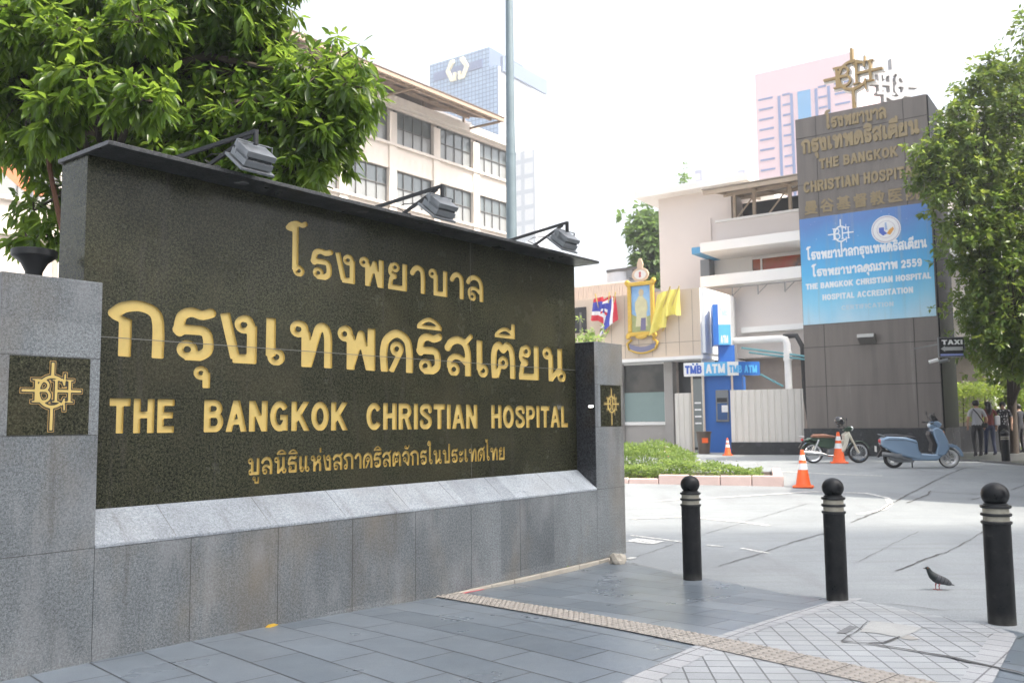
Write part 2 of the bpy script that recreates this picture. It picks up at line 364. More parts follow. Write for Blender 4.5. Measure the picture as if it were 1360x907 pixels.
def loops_of(prims, h=.022, clip=None, grow=0):
    xs = []; ys = []
    for k in prims:
        if k[0] == 'o': xs += [k[1]-k[3], k[1]+k[3]]; ys += [k[2]-k[3], k[2]+k[3]]
        else: xs += [a for a, _ in k[1]]; ys += [b for _, b in k[1]]
    mg = .16 + grow + h
    X = np.arange(min(xs)-mg, max(xs)+mg+h, h); Y = np.arange(min(ys)-mg, max(ys)+mg+h, h)
    gx, gy = np.meshgrid(X, Y, indexing='ij'); D = np.full(gx.shape, 9.0)
    for k in prims:
        if k[0] == 'o':
            d = np.hypot(gx-k[1], gy-k[2]); D = np.minimum(D, np.abs(d-(k[3]+k[4])/2)-(k[3]-k[4])/2); continue
        P = k[1]; hw = k[2]/2
        for i in range(len(P)-1):
            a = np.array(P[i]); b = np.array(P[i+1]); L = np.linalg.norm(b-a)
            if L < 1e-6: continue
            u = (b-a)/L; al = (gx-a[0])*u[0]+(gy-a[1])*u[1]; pe = np.abs(-(gx-a[0])*u[1]+(gy-a[1])*u[0])
            D = np.minimum(D, np.maximum(np.abs(al-L/2)-L/2, pe-hw))
            if i: D = np.minimum(D, np.hypot(gx-a[0], gy-a[1])-hw)
    if clip: D = np.maximum(D, np.maximum(clip[0]-gy, gy-clip[1]))
    D = D - grow + 1.3e-5
    ins = D < 0; nx, ny = D.shape; seg = {}
    def pt(key):
        i, j, o = key
        if o == 0: t = D[i,j]/(D[i,j]-D[i+1,j]); return (X[i]+t*h, Y[j])
        t = D[i,j]/(D[i,j]-D[i,j+1]); return (X[i], Y[j]+t*h)
    mixed = (ins[:-1,:-1] != ins[1:,:-1]) | (ins[:-1,:-1] != ins[:-1,1:]) | (ins[:-1,:-1] != ins[1:,1:])
    for i, j in zip(*np.nonzero(mixed)):
        a, b, c_, d = ins[i,j], ins[i+1,j], ins[i+1,j+1], ins[i,j+1]
        code = a | b << 1 | c_ << 2 | d << 3
        e0, e1, e2, e3 = (i,j,0), (i+1,j,1), (i,j+1,0), (i,j,1)
        tab = {1:[(e0,e3)],2:[(e1,e0)],3:[(e1,e3)],4:[(e2,e1)],5:[(e0,e3),(e2,e1)],6:[(e2,e0)],7:[(e2,e3)],8:[(e3,e2)],9:[(e0,e2)],10:[(e1,e0),(e3,e2)],11:[(e1,e2)],12:[(e3,e1)],13:[(e0,e1)],14:[(e3,e0)]}
        for s_, t_ in tab.get(int(code), []): seg[s_] = t_
    out = []
    while seg:
        k0 = next(iter(seg)); lp = []; k = k0
        while k in seg: lp.append(pt(k)); k = seg.pop(k)
        if len(lp) > 5:
            lp = simplify(lp, .0035)
            if len(lp) >= 3: out.append(lp)
    return out
def simplify(lp, eps):
    def dp(a):
        if len(a) < 3: return a
        p0 = np.array(a[0]); p1 = np.array(a[-1]); d = p1-p0; L = np.hypot(*d)
        A = np.array(a); dist = np.hypot(*(A-p0).T) if L < 1e-9 else np.abs((A[:,0]-p0[0])*d[1]-(A[:,1]-p0[1])*d[0])/L
        i = int(dist.argmax())
        if dist[i] < eps: return [a[0], a[-1]]
        return dp(a[:i+1])[:-1] + dp(a[i:])
    m = len(lp)//2
    return dp(lp[:m+1])[:-1] + dp(lp[m:]+[lp[0]])[:-1]
_GC = {}
def glyph(ch, h=.022, grow=0):
    key = (ch, h, grow)
    if key not in _GC:
        if ch in TH: a, pr = TH[ch]; _GC[key] = (a+.06, loops_of(pr, h, (0, 1.8) if ch not in 'โไใป' else (0, 2), grow))
        elif ch in MK: _GC[key] = (0, loops_of(MK[ch], h, None, grow))
        elif ch in LA: a, pr = LA[ch]; _GC[key] = (a+.12, loops_of(pr, h, (0, 1), grow))
        else: _GC[key] = (.42, [])
    return _GC[key]
def text_loops(s, x0, x1, z0, z1, hgt, grow=0, h=.022, stretch=None):
    """lay a line of text from x0 to x1; base line from z0 to z1; hgt = letter height; fitted by spacing or stretch"""
    pen = 0; raw = []
    for ch in s:
        a, lp = glyph(ch, h, grow)
        raw.append((pen, lp)); pen += a
    sx = (x1-x0)/pen; out = []
    for px_, lp in raw:
        for L in lp: out.append([(x0+(px_+x)*sx, z0+(z1-z0)*px_/pen+y*hgt) for x, y in L])
    return out
def fill(loops, y, outer=None):
    pl = ([outer] if outer else []) + loops
    vv = [Vector((x, z, 0)) for L in pl for x, z in L]
    tri = tessellate_polygon([[Vector((x, z, 0)) for x, z in L] for L in pl])
    return [(v.x, y, v.y) for v in vv], [tuple(t) for t in tri]
def area(L): return .5*sum(L[i][0]*L[(i+1)%len(L)][1]-L[(i+1)%len(L)][0]*L[i][1] for i in range(len(L)))
def inside(pt, L):
    r_ = False
    for i in range(len(L)):
        a, b = L[i-1], L[i]
        if (a[1] > pt[1]) != (b[1] > pt[1]) and pt[0] < (b[0]-a[0])*(pt[1]-a[1])/(b[1]-a[1])+a[0]: r_ = not r_
    return r_
def letters(loops, y0, y1):
    """solid letters: front face at y0, sides back to y1"""
    mb = MB(); sg = [area(L) for L in loops]; big = max(loops, key=lambda L: abs(area(L))); so = 1 if area(big) > 0 else -1
    outs = [L for L, a in zip(loops, sg) if a*so > 0]; holes = [L for L, a in zip(loops, sg) if a*so <= 0]
    for L in outs:
        hs = [H_ for H_ in holes if inside(H_[0], L)]
        vs, fs = fill(hs, y0, L); mb.add(vs, fs)
    for L in loops:
        n = len(L); mb.add([(x, y0, z) for x, z in L]+[(x, y1, z) for x, z in L], [(i, (i+1)%n, n+(i+1)%n, n+i) for i in range(n)])
    return mb
def emblem_loops(cx, cz, sx, sz, grow=0, h=.03):
    return [[(cx+x*sx, cz+y*sz) for x, y in L] for L in loops_of(EMB, h, None, grow)]
# ------------------------------------------------------------------ shared materials
M = {}
M['gr_grey'] = granite('grey_granite', (.07,.075,.08), (.145,.162,.172), (.265,.29,.306), 120, .38, (.20,.165,.12), .6, streak=True, bloom=(.30,.305,.31), slabs=(.92,.725))
M['gr_ledge'] = granite('pale_granite', (.2,.225,.25), (.325,.36,.395), (.47,.51,.55), 120, .32, (.27,.27,.27), .5, slabs=(.8,2))  # sloping top made paler: sky-facing brightness put into its colour
M['gr_dark'] = granite('dark_green_granite', (.005,.006,.005), (.013,.0155,.008), (.10,.10,.06), 115, .2, (.07,.062,.036), .5, slabs=(3.2,1.15), spec=.18)
M['gr_black'] = granite('black_granite', (.012,.013,.015), (.03,.032,.036), (.07,.074,.08), 90, .2, (.05,.05,.05), .3)
M['cap'] = granite('cap_granite', (.012,.013,.013), (.032,.034,.035), (.09,.092,.095), 100, .3)
M['joint'] = pm('joint_mortar', (.045,.045,.045), .9)
M['seam'] = pm('panel_seam', (.15,.15,.14), .8)
M['gold'] = pm('gold_paint', (.55,.41,.135), .42, .15, .18, 14)
M['gold_dark'] = pm('gold_line', (.4,.25,.07), .5, .1)
M['concrete'] = pm('concrete', (.36,.33,.28), .9, 0, .35, 3, .4, 40)
M['black'] = pm('black_paint', (.007,.008,.009), .38, 0, .3, 6, .06, 90)
M['blackplastic'] = pm('black_plastic', (.015,.015,.016), .45)
M['bol_band'] = pm('worn_band', (.34,.32,.26), .5, .2, .4, 22)
M['alu'] = pm('grey_casting', (.2,.212,.222), .45, .5, .15, 14)
M['steel'] = pm('steel', (.5,.5,.5), .25, 1.0)
M['chrome'] = pm('chrome', (.7,.7,.7), .12, 1.0)
M['rubber'] = pm('rubber', (.018,.018,.018), .8)
M['white'] = pm('white_paint', (.8,.8,.79), .5, 0, .06, 3)
M['poleblue'] = pm('galvanised_pole', (.17,.22,.245), .5, .2, .2, 5)
M['orange'] = pm('cone_orange', (.80,.12,.02), .5, 0, .12, 9)
M['reflect'] = pm('reflective_white', (.75,.75,.75), .35, 0, .1, 20)
M['bark'] = pm('bark', (.05,.038,.028), .9, 0, .4, 6, .8, 30)
M['leafL'] = leafmat('mango_leaf', (.016,.042,.005), (.04,.088,.009), (.085,.145,.016), .55, .3)
M['leafR'] = leafmat('street_tree_leaf', (.03,.07,.012), (.055,.11,.016), (.11,.15,.02), .4, .35)
M['leafF'] = leafmat('far_leaf', (.04,.09,.02), (.06,.12,.028), (.09,.15,.04), .35, .5)
M['leafH'] = leafmat('bed_leaf', (.055,.105,.024), (.10,.17,.038), (.165,.23,.065), .45, .5, 3)
M['leafG'] = leafmat('hedge_leaf', (.05,.10,.015), (.09,.15,.02), (.14,.19,.03), .4, .5, 3)

# ------------------------------------------------------------------ ground
def road_mat():
    m, t, b, v = base_mat('worn_road', .8, .35)
    c = ramp(t, noise(t, v, .35, 6, .62), [(.3, (.195,.21,.22)), (.5, (.242,.26,.27)), (.72, (.285,.305,.312))])
    c = mixc(t, .55, c, mixc(t, 1.0, c, ramp(t, noise(t, v, 85, 4, .75), [(.34, (.5,.5,.51)), (.5, (1,1,1)), (.68, (1.45,1.45,1.43))]), 'MULTIPLY'))
    sp = noise(t, mapping(t, v, rot=(0,0,R(40)), scale=(1,.25,1)), 1.4, 5, .6)
    c = mixc(t, ramp(t, sp, [(.56, (0,0,0)), (.75, (.55,.55,.55))]), c, (.15,.15,.155))
    c = mixc(t, ramp(t, noise(t, v, 2.2, 3, .5), [(.70, (0,0,0)), (.78, (.45,.45,.45))]), c, (.10,.10,.10))
    c = mixc(t, ramp(t, noise(t, mapping(t, v, rot=(0,0,R(-52)), scale=(.5,6,1)), 1.0, 4, .6), [(.5, (0,0,0)), (.75, (.35,.35,.35))]), c, (.17,.17,.17))
    t.links.new(c, b.inputs['Base Color'])
    bp = t.nodes.new('ShaderNodeBump'); bp.inputs['Strength'].default_value = .35; bp.inputs['Distance'].default_value = .004
    t.links.new(noise(t, v, 150, 3), bp.inputs['Height']); t.links.new(bp.outputs['Normal'], b.inputs['Normal'])
    return m
def brick_mat(name, rot, w_, h_, mortar, c1, c2, cm, rough, offset=.5, freq=2, var=.2, wear=None, mort_smooth=.1):
    m, t, b, v = base_mat(name, rough, .5)
    mv = mapping(t, v, rot=(0,0,rot))
    br = t.nodes.new('ShaderNodeTexBrick'); t.links.new(mv, br.inputs['Vector'])
    br.inputs['Scale'].default_value = 1; br.inputs['Brick Width'].default_value = w_; br.inputs['Row Height'].default_value = h_
    br.inputs['Mortar Size'].default_value = mortar; br.inputs['Mortar Smooth'].default_value = mort_smooth; br.offset = offset; br.offset_frequency = freq
    br.inputs['Color1'].default_value = (*c1,1); br.inputs['Color2'].default_value = (*c2,1); br.inputs['Mortar'].default_value = (*cm,1)
    n = noise(t, v, .9, 5, .6)
    c = mixc(t, 1.0, br.outputs['Color'], ramp(t, n, [(.3, (1-var,)*3), (.7, (1+var,)*3)]), 'MULTIPLY')
    c = mixc(t, .6, c, mixc(t, 1.0, c, ramp(t, noise(t, v, 190, 2), [(.32, (.72,.72,.72)), (.68, (1.25,1.25,1.25))]), 'MULTIPLY'))
    st = noise(t, v, 1.7, 2, .45)
    c = mixc(t, ramp(t, st, [(.5, (0,0,0)), (.85, (.4,.4,.4))]), c, wear or (.12,.12,.12))
    t.links.new(c, b.inputs['Base Color'])
    rr = ramp(t, noise(t, v, 1.6, 4), [(.3, (rough*.85,)*3), (.75, (min(1,rough*1.25),)*3)]); t.links.new(rr, b.inputs['Roughness'])
    bp = t.nodes.new('ShaderNodeBump'); bp.inputs['Strength'].default_value = .6; bp.inputs['Distance'].default_value = .004; bp.invert = True
    t.links.new(br.outputs['Fac'], bp.inputs['Height']); t.links.new(bp.outputs['Normal'], b.inputs['Normal'])
    return m
def sheet(name, cols, dz, mat, step=.25, kind='structure'):
    """cols: list of (x, y0, y1); rows follow the ground profile"""
    mb = MB(); y_lo = min(c_[1] for c_ in cols); 
    ys = list(np.arange(math.floor(y_lo/step)*step, 26, step)) + [30, 40, 60, 100, 200, 400, 900]
    idx = []
    for x, y0, y1 in cols:
        col = []
        for yy in [y0] + [y for y in ys if y0 < y < y1] + [y1]:
            col.append(yy)
        idx.append((x, col))
    for (xa, ca), (xb, cb) in zip(idx, idx[1:]):
        # merge the two columns row by row
        ia = ib = 0
        A = [(xa, y, gz(y)+dz) for y in ca]; B = [(xb, y, gz(y)+dz) for y in cb]
        o = len(mb.v); mb.v += A+B; na = len(A)
        while ia < len(A)-1 or ib < len(B)-1:
            if ib == len(B)-1 or (ia < len(A)-1 and ca[ia+1] <= cb[ib+1]): mb.f.append([o+ia, o+na+ib, o+ia+1]); mb.m.append(0); ia += 1
            else: mb.f.append([o+ia, o+na+ib, o+na+ib+1]); mb.m.append(0); ib += 1
    o = mb.build(name, mat); 
    for pl_ in o.data.polygons:
        pass
    return tag(o, None, None, None, kind)
def interp(pts, x):
    if x <= pts[0][0]: return pts[0][1]
    for (a, ya), (b, yb) in zip(pts, pts[1:]):
        if x <= b: return ya + (yb-ya)*(x-a)/(b-a)
    return pts[-1][1]
road = sheet('road', [(-900,-60,900), (-60,-60,900)] + [(x, -60, 900) for x in np.arange(-20, 40.1, 2.5)] + [(80,-60,900), (900,-60,900)], 0, road_mat())
EDGE = [tuple(G(*q_)[:2]) for q_ in ((832,750),(870,757),(921,767),(1000,781),(1060,793),(1115,796),(1165,804),(1230,817),(1290,828),(1337,838),(1420,856))]
EDGE = [(-2.0, 11.5), (EDGE[0][0]-.02, EDGE[0][1]+.08)] + EDGE + [(6.5, 4.0), (9, 1.0)]
slate = brick_mat('slate_paving', R(46), .72, .36, .006, (.115,.14,.165), (.165,.193,.222), (.03,.032,.035), .3, .5, 2, .14, (.17,.19,.21))
sheet('pavement', [(x, -7, interp(EDGE, x)) for x in np.arange(-7, 9.01, .25)], .012, slate)
# pale setts crossing the pavement, with edge courses
LE = [G(1118,797), G(945,850), G(832,906), G(700,975)]; RE = [G(1352,846), G(1320,907), G(1290,960)]
lp_ = sorted([(q_.y, q_.x) for q_ in LE]); rp_ = sorted([(q_.y, q_.x) for q_ in RE])
def xl(y): 
    return interp(lp_, y) if y >= lp_[0][0] else lp_[0][1] - (lp_[0][0]-y)*.75
def xr(y):
    return interp(rp_, y) if y >= rp_[0][0] else rp_[0][1] - (rp_[0][0]-y)*.75
def ysheet(name, y0, y1, fl, fr, dz, mat, n=60, top=None):
    mb = MB(); rows = []
    for i in range(n+1):
        y = y0+(y1-y0)*i/n; a, b = fl(y), fr(y)
        if top: b = max(a+.001, min(b, top(y)))
        rows.append((y, a, b))
    for y, a, b in rows: mb.v += [(a+(b-a)*k/8, y, gz(y)+dz) for k in range(9)]
    for i in range(n):
        for k in range(8):
            mb.f.append([i*9+k, i*9+k+1, (i+1)*9+k+1, (i+1)*9+k]); mb.m.append(0)
    return tag(mb.build(name, mat), None, None, None, 'structure')
rE = sorted([(y, x) for x, y in EDGE])
def xedge(y): return interp(rE, y)
setts = brick_mat('pale_setts', R(4), .155, .14, .006, (.275,.29,.30), (.325,.34,.348), (.125,.13,.133), .6, 0, 2, .14, (.24,.235,.22))
course = brick_mat('sett_edge_course', R(-50), .16, .2, .006, (.30,.31,.32), (.35,.355,.36), (.135,.135,.14), .6, 0, 2, .14, (.24,.235,.22))
ytop = LE[0].y
ysheet('paving_setts', -3, ytop, xl, xr, .0155, setts, 90, xedge)
ysheet('edge_course', -3, ytop, xl, lambda y: xl(y)+.19, .018, course, 90)
ysheet('edge_course', -3, RE[0].y+.05, lambda y: xr(y)-.19, xr, .018, course, 60, xedge)
# tactile strip with raised studs
A_, B_2 = (G(585,784.5)+G(561,793))/2, (G(1220,905)+G(1213,925))/2
du = (B_2-A_).normalized(); dv = Vector((-du.y, du.x, 0)); tw = .15
mt_tac = pm('tactile_tile', (.30,.275,.245), .75, 0, .22, 7, .25, 90)
mb = MB(); Ls = (B_2-A_).length + 2.0
for i in range(60):
    a0 = Ls*i/60; a1 = Ls*(i+1)/60; P = []
    for aa, s_ in ((a0,-1),(a1,-1),(a1,1),(a0,1)):
        q_ = A_+du*aa+dv*tw*s_; P.append((q_.x, q_.y, gz(q_.y)+.021))
    mb.add(P, [(0,1,2,3)])
studs = MB()
nst = int(Ls/.06)
for i in range(nst):
    for j in range(5):
        q_ = A_+du*(.03+i*.06)+dv*(-tw+.03+j*.06)
        z = gz(q_.y)+.021; rr = .021; ln = .0
        studs.v += []; o = len(mb.v)
        for r1, zz in ((rr, 0), (rr*.72, .008)):
            for k in range(6): mb.v.append((q_.x+r1*math.cos(k*math.pi/3), q_.y+r1*math.sin(k*math.pi/3), z+zz))
        for k in range(6): mb.f.append([o+k, o+(k+1)%6, o+6+(k+1)%6, o+6+k]); mb.m.append(0)
        mb.f.append([o+6+k for k in range(6)]); mb.m.append(0)
for i in range(int(Ls/.3)+1):        # joints between the tiles
    q_ = A_+du*(.3*i); P = []
    for aa, s_ in ((-.003,-1),(.003,-1),(.003,1),(-.003,1)):
        k = q_+du*aa+dv*(tw-.001)*s_; P.append((k.x, k.y, gz(k.y)+.0235))
    mb.mat(1).add(P, [(0,1,2,3)]).mat(0)
tag(mb.build('tactile_paving', [mt_tac, M['joint']]), None, None, None, 'structure')
# lines and cracks on the road
def ribbon(name, pts, wd, dz, mat, kind='structure', jitter=0):
    P = [G(*q_) for q_ in pts]; D = []
    for a, b in zip(P, P[1:]):
        n = max(2, int((b-a).length/.12))
        for i in range(n): D.append(a.lerp(b, i/n))
    D.append(P[-1]); mb = MB(); L = []
    for i, q_ in enumerate(D):
        d = (D[min(i+1, len(D)-1)]-D[max(i-1, 0)]); d.z = 0; d.normalize(); nn = Vector((-d.y, d.x, 0))
        ww = wd/2*(.45 if jitter else 1)*(1+random.uniform(-.6,.6)*(1 if jitter else .0)); off = nn*random.uniform(-jitter, jitter)
        for s_ in (-1, 1):
            k = q_+off+nn*ww*s_; L.append((k.x, k.y, gz(k.y)+dz))
    mb.add(L, [(2*i, 2*i+1, 2*i+3, 2*i+2) for i in range(len(D)-1)])
    return tag(mb.build(name, mat), None, None, None, kind)
def worn_paint():
    m, t, b, v = base_mat('worn_road_paint', .7)
    n = noise(t, v, 14, 6, .7)
    c = ramp(t, n, [(.4, (.27,.27,.265)), (.56, (.62,.62,.6)), (.75, (.72,.72,.7))])
    t.links.new(c, b.inputs['Base Color']); return m
wp = worn_paint(); crack = pm('crack_filler', (.085,.085,.086), .9, 0, .3, 20)
for i, pts in enumerate([[(838,711),(870,715),(906,720)],[(938,724),(960,726)],[(985,728),(1022,735)],[(838,689),(905,686),(950,690),(985,693),(1022,698)],
            [(838,667),(950,661),(1080,653),(1150,655),(1178,661),(1183,669),(1172,677),(1140,683)],[(1035,626),(1110,630),(1172,632)]]):
    ribbon('road_line', pts, [.07,.07,.07,.12,.1,.12][i], .006, wp)
ribbon('road_line', [(838,717),(875,721)], .3, .007, wp); ribbon('road_line', [(834,741),(842,742)], .14, .007, wp)
for pts, wd in [([(955,752),(985,743),(1010,735),(1050,721),(1104,706)], .035), ([(1130,694),(1165,680),(1190,666),(1200,660),(1235,642),(1262,629),(1285,621)], .06),
            ([(1205,668),(1232,657),(1236,652)], .06), ([(1190,758),(1230,742),(1252,735)], .05), ([(1255,735),(1290,716),(1330,690)], .03),
            ([(1232,653),(1290,656),(1370,661)], .035), ([(838,748),(880,757),(905,765)], .02), ([(1130,800),(1190,803),(1260,812)], .018),
            ([(1290,664),(1345,650),(1372,640)], .04), ([(845,740),(905,719),(990,693),(1072,669)], .02), ([(1140,746),(1185,723),(1220,706)], .015)]:
    ribbon('road_crack', pts, wd, .008, crack, jitter=.012)
ribbon('pavement_crack', [(1118,855),(1150,858),(1200,866),(1260,876),(1320,890),(1372,902)], .055, .024, crack, jitter=.008)
ribbon('pavement_crack', [(1150,858),(1175,857),(1196,849)], .035, .024, crack, jitter=.006)
ribbon('pavement_crack', [(1223,837),(1245,838),(1275,842),(1308,846)], .022, .024, crack, jitter=.006)
ribbon('pavement_crack', [(1117,855),(1127,848),(1138,842),(1152,829)], .022, .024, crack, jitter=.006)
def gpoly(name, pts, dz, mat):
    P = [G(*q_) for q_ in pts]; mb = MB()
    mb.add([(q_.x, q_.y, gz(q_.y)+dz) for q_ in P], [list(range(len(P)))])
    return tag(mb.build(name, mat), None, None, None, 'structure')
gpoly('concrete_patch', [(1157,827),(1190,831),(1226,837),(1216,842),(1196,850),(1165,844),(1142,842)], .0195, pm('patch_concrete', (.33,.335,.325), .85, 0, .25, 5, .3, 60))
gpoly('paving_slab_patch', [(1111,843.5),(1129,833.5),(1139,836),(1123,844.5)], .0205, pm('patch_slab', (.15,.155,.16), .7))
gpoly('concrete_patch', [(1196,851),(1206,846),(1222,852),(1210,853)], .0195, pm('patch_concrete_dark', (.3,.29,.27), .85, 0, .25, 5))

# ------------------------------------------------------------------ the hospital sign
SG = Frame(G(127,880), R(51.8))
sign = thing('hospital_sign', 'dark granite hospital sign wall with carved gold Thai and English lettering between grey pillars', 'sign', SG.p, SG.rot)
D0 = .27; XL_, XR_ = -.025, 5.925; ZT = 3.385
mb = MB()
mb.prism([(0,0)], 0, 0) if False else None
def xprism(mb, poly, x0, x1):
    """outline in y,z pushed along x"""
    n = len(poly); o = len(mb.v)
    mb.v += [(x0, y, z) for y, z in poly] + [(x1, y, z) for y, z in poly]
    tri = tessellate_polygon([[Vector((y, z, 0)) for y, z in poly]])
    for t in tri: mb.f.append([o+i for i in t]); mb.m.append(mb.mi); mb.f.append([o+n+i for i in t][::-1]); mb.m.append(mb.mi)
    for i in range(n):
        j = (i+1) % n; mb.f.append([o+i, o+j, o+n+j, o+n+i]); mb.m.append(mb.mi)
    return mb
base = xprism(MB(), [(0,-.07),(0,.722),(D0-.002,.925),(D0-.002,-.07)], -.028, 5.918).build('base', M['gr_grey'], sign)
jm = MB()
for px_, py_ in ((253,760),(369,760),(468,745),(552,730),(626,725),(691,715)):
    x, _ = SG.L(px_, py_, 0); jm.box(x-.0018, x+.0018, -.0012, .002, -.06, .72)
jm.build('joint', M['joint'], base)
ld = xprism(MB(), [(-.004,.724),(-.004,.745),(D0-.001,.952),(D0-.001,.93)], -.028, 5.918).build('ledge', M['gr_ledge'], sign, bevel=.003)
jm = MB()
for s_ in (.55, 1.35, 2.1, 2.85, 3.5, 4.2, 5.1):
    n_ = Vector((0, -.207, .27)).normalized()
    jm.obox((s_, D0/2-.002, .8495), Vector((1,0,0)), Vector((0,.27,.207)).normalized(), n_, .0013, .168, .0012)
jm.build('joint', M['seam'], ld)
for i, (x0, x1) in enumerate(((-.66, -.03), (5.922, 6.545))):
    pl_ = MB().box(x0, x1, 0, .68, -.07 if i else -.07, 2.458).build('pillar', M['gr_grey'], sign, bevel=.004)
    jm = MB()
    for z in (1.455, 1.952, .73):
        jm.box(x0-.001 if i else x0, x1, -.0012, .002, z-.0018, z+.0018)
        if i: jm.box(x0-.0012, x0+.002, 0, D0-.002, z-.0018, z+.0018)
    jm.build('joint', M['joint'], pl_)
    a, b = ((-.598,-.098),(6.035,6.49))[i]
    pq = MB().box(a, b, -.003, .004, 1.459, 1.948).build('plaque', M['gr_dark'], sign)
    cx, cz = (a+b)/2+.01, 1.72 if i == 0 else 1.71
    letters(emblem_loops(cx, cz, .188 if i == 0 else .165, .19, 0), -.0065, -.003).build('emblem', M['gold'], pq)
    letters(emblem_loops(cx, cz, .188 if i == 0 else .165, .19, .045), -.0042, -.003).build('emblem_outline', pm('emblem_ground', (.02,.02,.016), .4), pq)
    letters(emblem_loops(cx, cz, .188 if i == 0 else .165, .19, .062), -.0036, -.003).build('emblem_outline', M['gold_dark'], pq)
# inner side of the right pillar carries a thin dark sheet
MB().box(5.9185, 5.9215, .004, D0-.003, .76, 2.452).build('pillar_inner_sheet', M['gr_black'], sign)
# the panel: a face with the letters cut through it, gold bottoms of the cuts behind
T1 = text_loops('โรงพยาบาล', SG.L(385,365,D0)[0], SG.L(643,402,D0)[0]+.03, SG.L(390,366,D0)[1], SG.L(640,401,D0)[1], .275)
T2 = text_loops('กรุงเทพคริสเตียน', SG.L(146,474,D0)[0], SG.L(752,507,D0)[0]+.03, SG.L(155,473,D0)[1], SG.L(745,507,D0)[1], .405)
T3 = []
for wd, a, b in (('THE', 145, 232), ('BANGKOK', 271, 462), ('CHRISTIAN', 487, 635), ('HOSPITAL', 653, 755)):
    xa, za = SG.L(a, 575-(a-145)*.0134, D0); xb, zb = SG.L(b, 575-(b-145)*.0134, D0)
    T3 += text_loops(wd, xa, xb+.02, za, zb, .238, .012)
T4 = text_loops('มูลนิธิแห่งสภาคริสตจักรในประเทศไทย', SG.L(329,631,D0)[0], SG.L(672,611,D0)[0], SG.L(329,631,D0)[1], SG.L(672,610,D0)[1], .14)
pan = MB()
bands = [(.945, 1.36, T4), (1.36, 1.735, T3), (1.735, 2.62, T2), (2.62, ZT, T1)]
for z0, z1, LP in bands:
    vs, fs = fill(LP, D0, [(XL_, z0), (XR_, z0), (XR_, z1), (XL_, z1)]); pan.add(vs, fs)
CUT = .016
for LP in (T1, T2, T3, T4):
    for L in LP:
        n = len(L); pan.add([(x, D0, z) for x, z in L]+[(x, D0+.002, z) for x, z in L], [(i, (i+1)%n, n+(i+1)%n, n+i) for i in range(n)])
panel = pan.build('panel', M['gr_dark'], sign, fix=False)
MB().box(XL_, XR_, D0+CUT+.004, .64, .93, ZT).build('slab', M['gr_dark'], panel)
sd = MB(); sd.box(XL_, XL_+.006, D0+.0005, D0+CUT+.0035, .945, ZT); sd.box(XR_-.006, XR_, D0+.0005, D0+CUT+.0035, .945, ZT); sd.build('panel_edge', M['gr_dark'], panel)
T3w = []
for wd, a, b in (('THE', 145, 232), ('BANGKOK', 271, 462), ('CHRISTIAN', 487, 635), ('HOSPITAL', 653, 755)):
    xa, za = SG.L(a, 575-(a-145)*.0134, D0); xb, zb = SG.L(b, 575-(b-145)*.0134, D0); T3w.append(text_loops(wd, xa, xb+.02, za, zb, .238, .012))
for LP, nm in [(T1, 'Thai lettering reading hospital'), (T2, 'large Thai lettering'), (T4, 'small Thai lettering of the foundation')]+[(k_, 'English lettering') for k_ in T3w]:
    lm = letters(LP, D0+CUT, D0+.0022).build('lettering', M['gold'], sign, fix=False); lm['label'] = 'carved gold ' + nm
xs_, _ = SG.L(625, 420, D0); jm = MB(); zs_ = SG.L(134, 447, D0)[1]
jm.box(xs_-.0015, xs_+.0015, D0-.0008, D0+.001, .96, 1.30); jm.box(xs_-.0015, xs_+.0015, D0-.0008, D0+.001, 2.66, ZT-.01)
jm.box(XL_+.01, XR_-.01, D0-.0012, D0-.0002, zs_-.0028, zs_+.0028)
jm.build('seam', M['seam'], panel)
cap = MB().box(-.05, 5.99, -.05, .66, ZT+.001, ZT+.032).build('cap', M['cap'], sign, bevel=.004)
jm = MB()
for px_ in (306, 470, 625):
    x, _ = SG.L(px_, 250, .1); jm.lathe([(.0,-.004),(.05,-.004),(.055,0)], (x+.1, .1, ZT), 20)
jm.build('cap_disc', pm('cover_disc', (.12,.12,.12), .4), cap)
ft = MB(); random.seed(3)
prev = 2.9
while prev < 6.4:
    L_ = random.uniform(.35,.8); ft.box(prev, min(prev+L_-.006, 6.5), -.012-random.random()*.012, .3, -.3, -.072-.004*random.random()); prev += L_
ft.build('footing', M['concrete'], sign, bevel=.012)
zl = SG.L(786, 540, 0)[1]
al = MB().box(5.893, 5.917, .015, .075, zl-.028, zl+.012).build('accent_light', M['black'], sign)
MB().box(5.886, 5.892, .012, .072, zl-.006, zl+.014).build('lamp_glass', emit('lit_lamp', (1,.97,.9), 5), al)
# rubble stone at the corner
def lump(c, r, seed, n=2, sq=(1,1,.8)):
    import bmesh
    bm = bmesh.new(); bmesh.ops.create_icosphere(bm, subdivisions=n, radius=r); rs = random.Random(seed)
    for v in bm.verts:
        v.co *= rs.uniform(.72, 1.12); v.co = Vector((v.co.x*sq[0], v.co.y*sq[1], v.co.z*sq[2])) + Vector(c)
    mb = MB(); mb.add([v.co[:] for v in bm.verts], [[v.index for v in f.verts] for f in bm.faces]); bm.free(); return mb
q_ = G(820,749); st = lump((0,0,.05), .105, 5, 2).build('rubble_stone', M['concrete'], smooth=False)
st.location = q_; tag(st, 'rough broken lump of concrete at the right corner of the sign footing', 'stone')
# urn-shaped lamp behind the left pillar
q_ = SG.W(*SG.L(45, 360, .5)[:1], .5, 2.458)
ul = thing('cup_lamp', 'black cup-shaped lamp on a slim stem behind the left grey pillar', 'lamp', q_)
MB().lathe([(.0,0),(.05,0),(.05,.02),(.055,.1),(.085,.16),(.13,.2),(.0,.2)], n=28).build('stem', M['black'], ul, smooth=True)
MB().lathe([(.13,.2),(.142,.205),(.145,.245),(.135,.25),(.12,.24),(0,.238)], n=28).build('bowl', M['black'], ul, smooth=True)
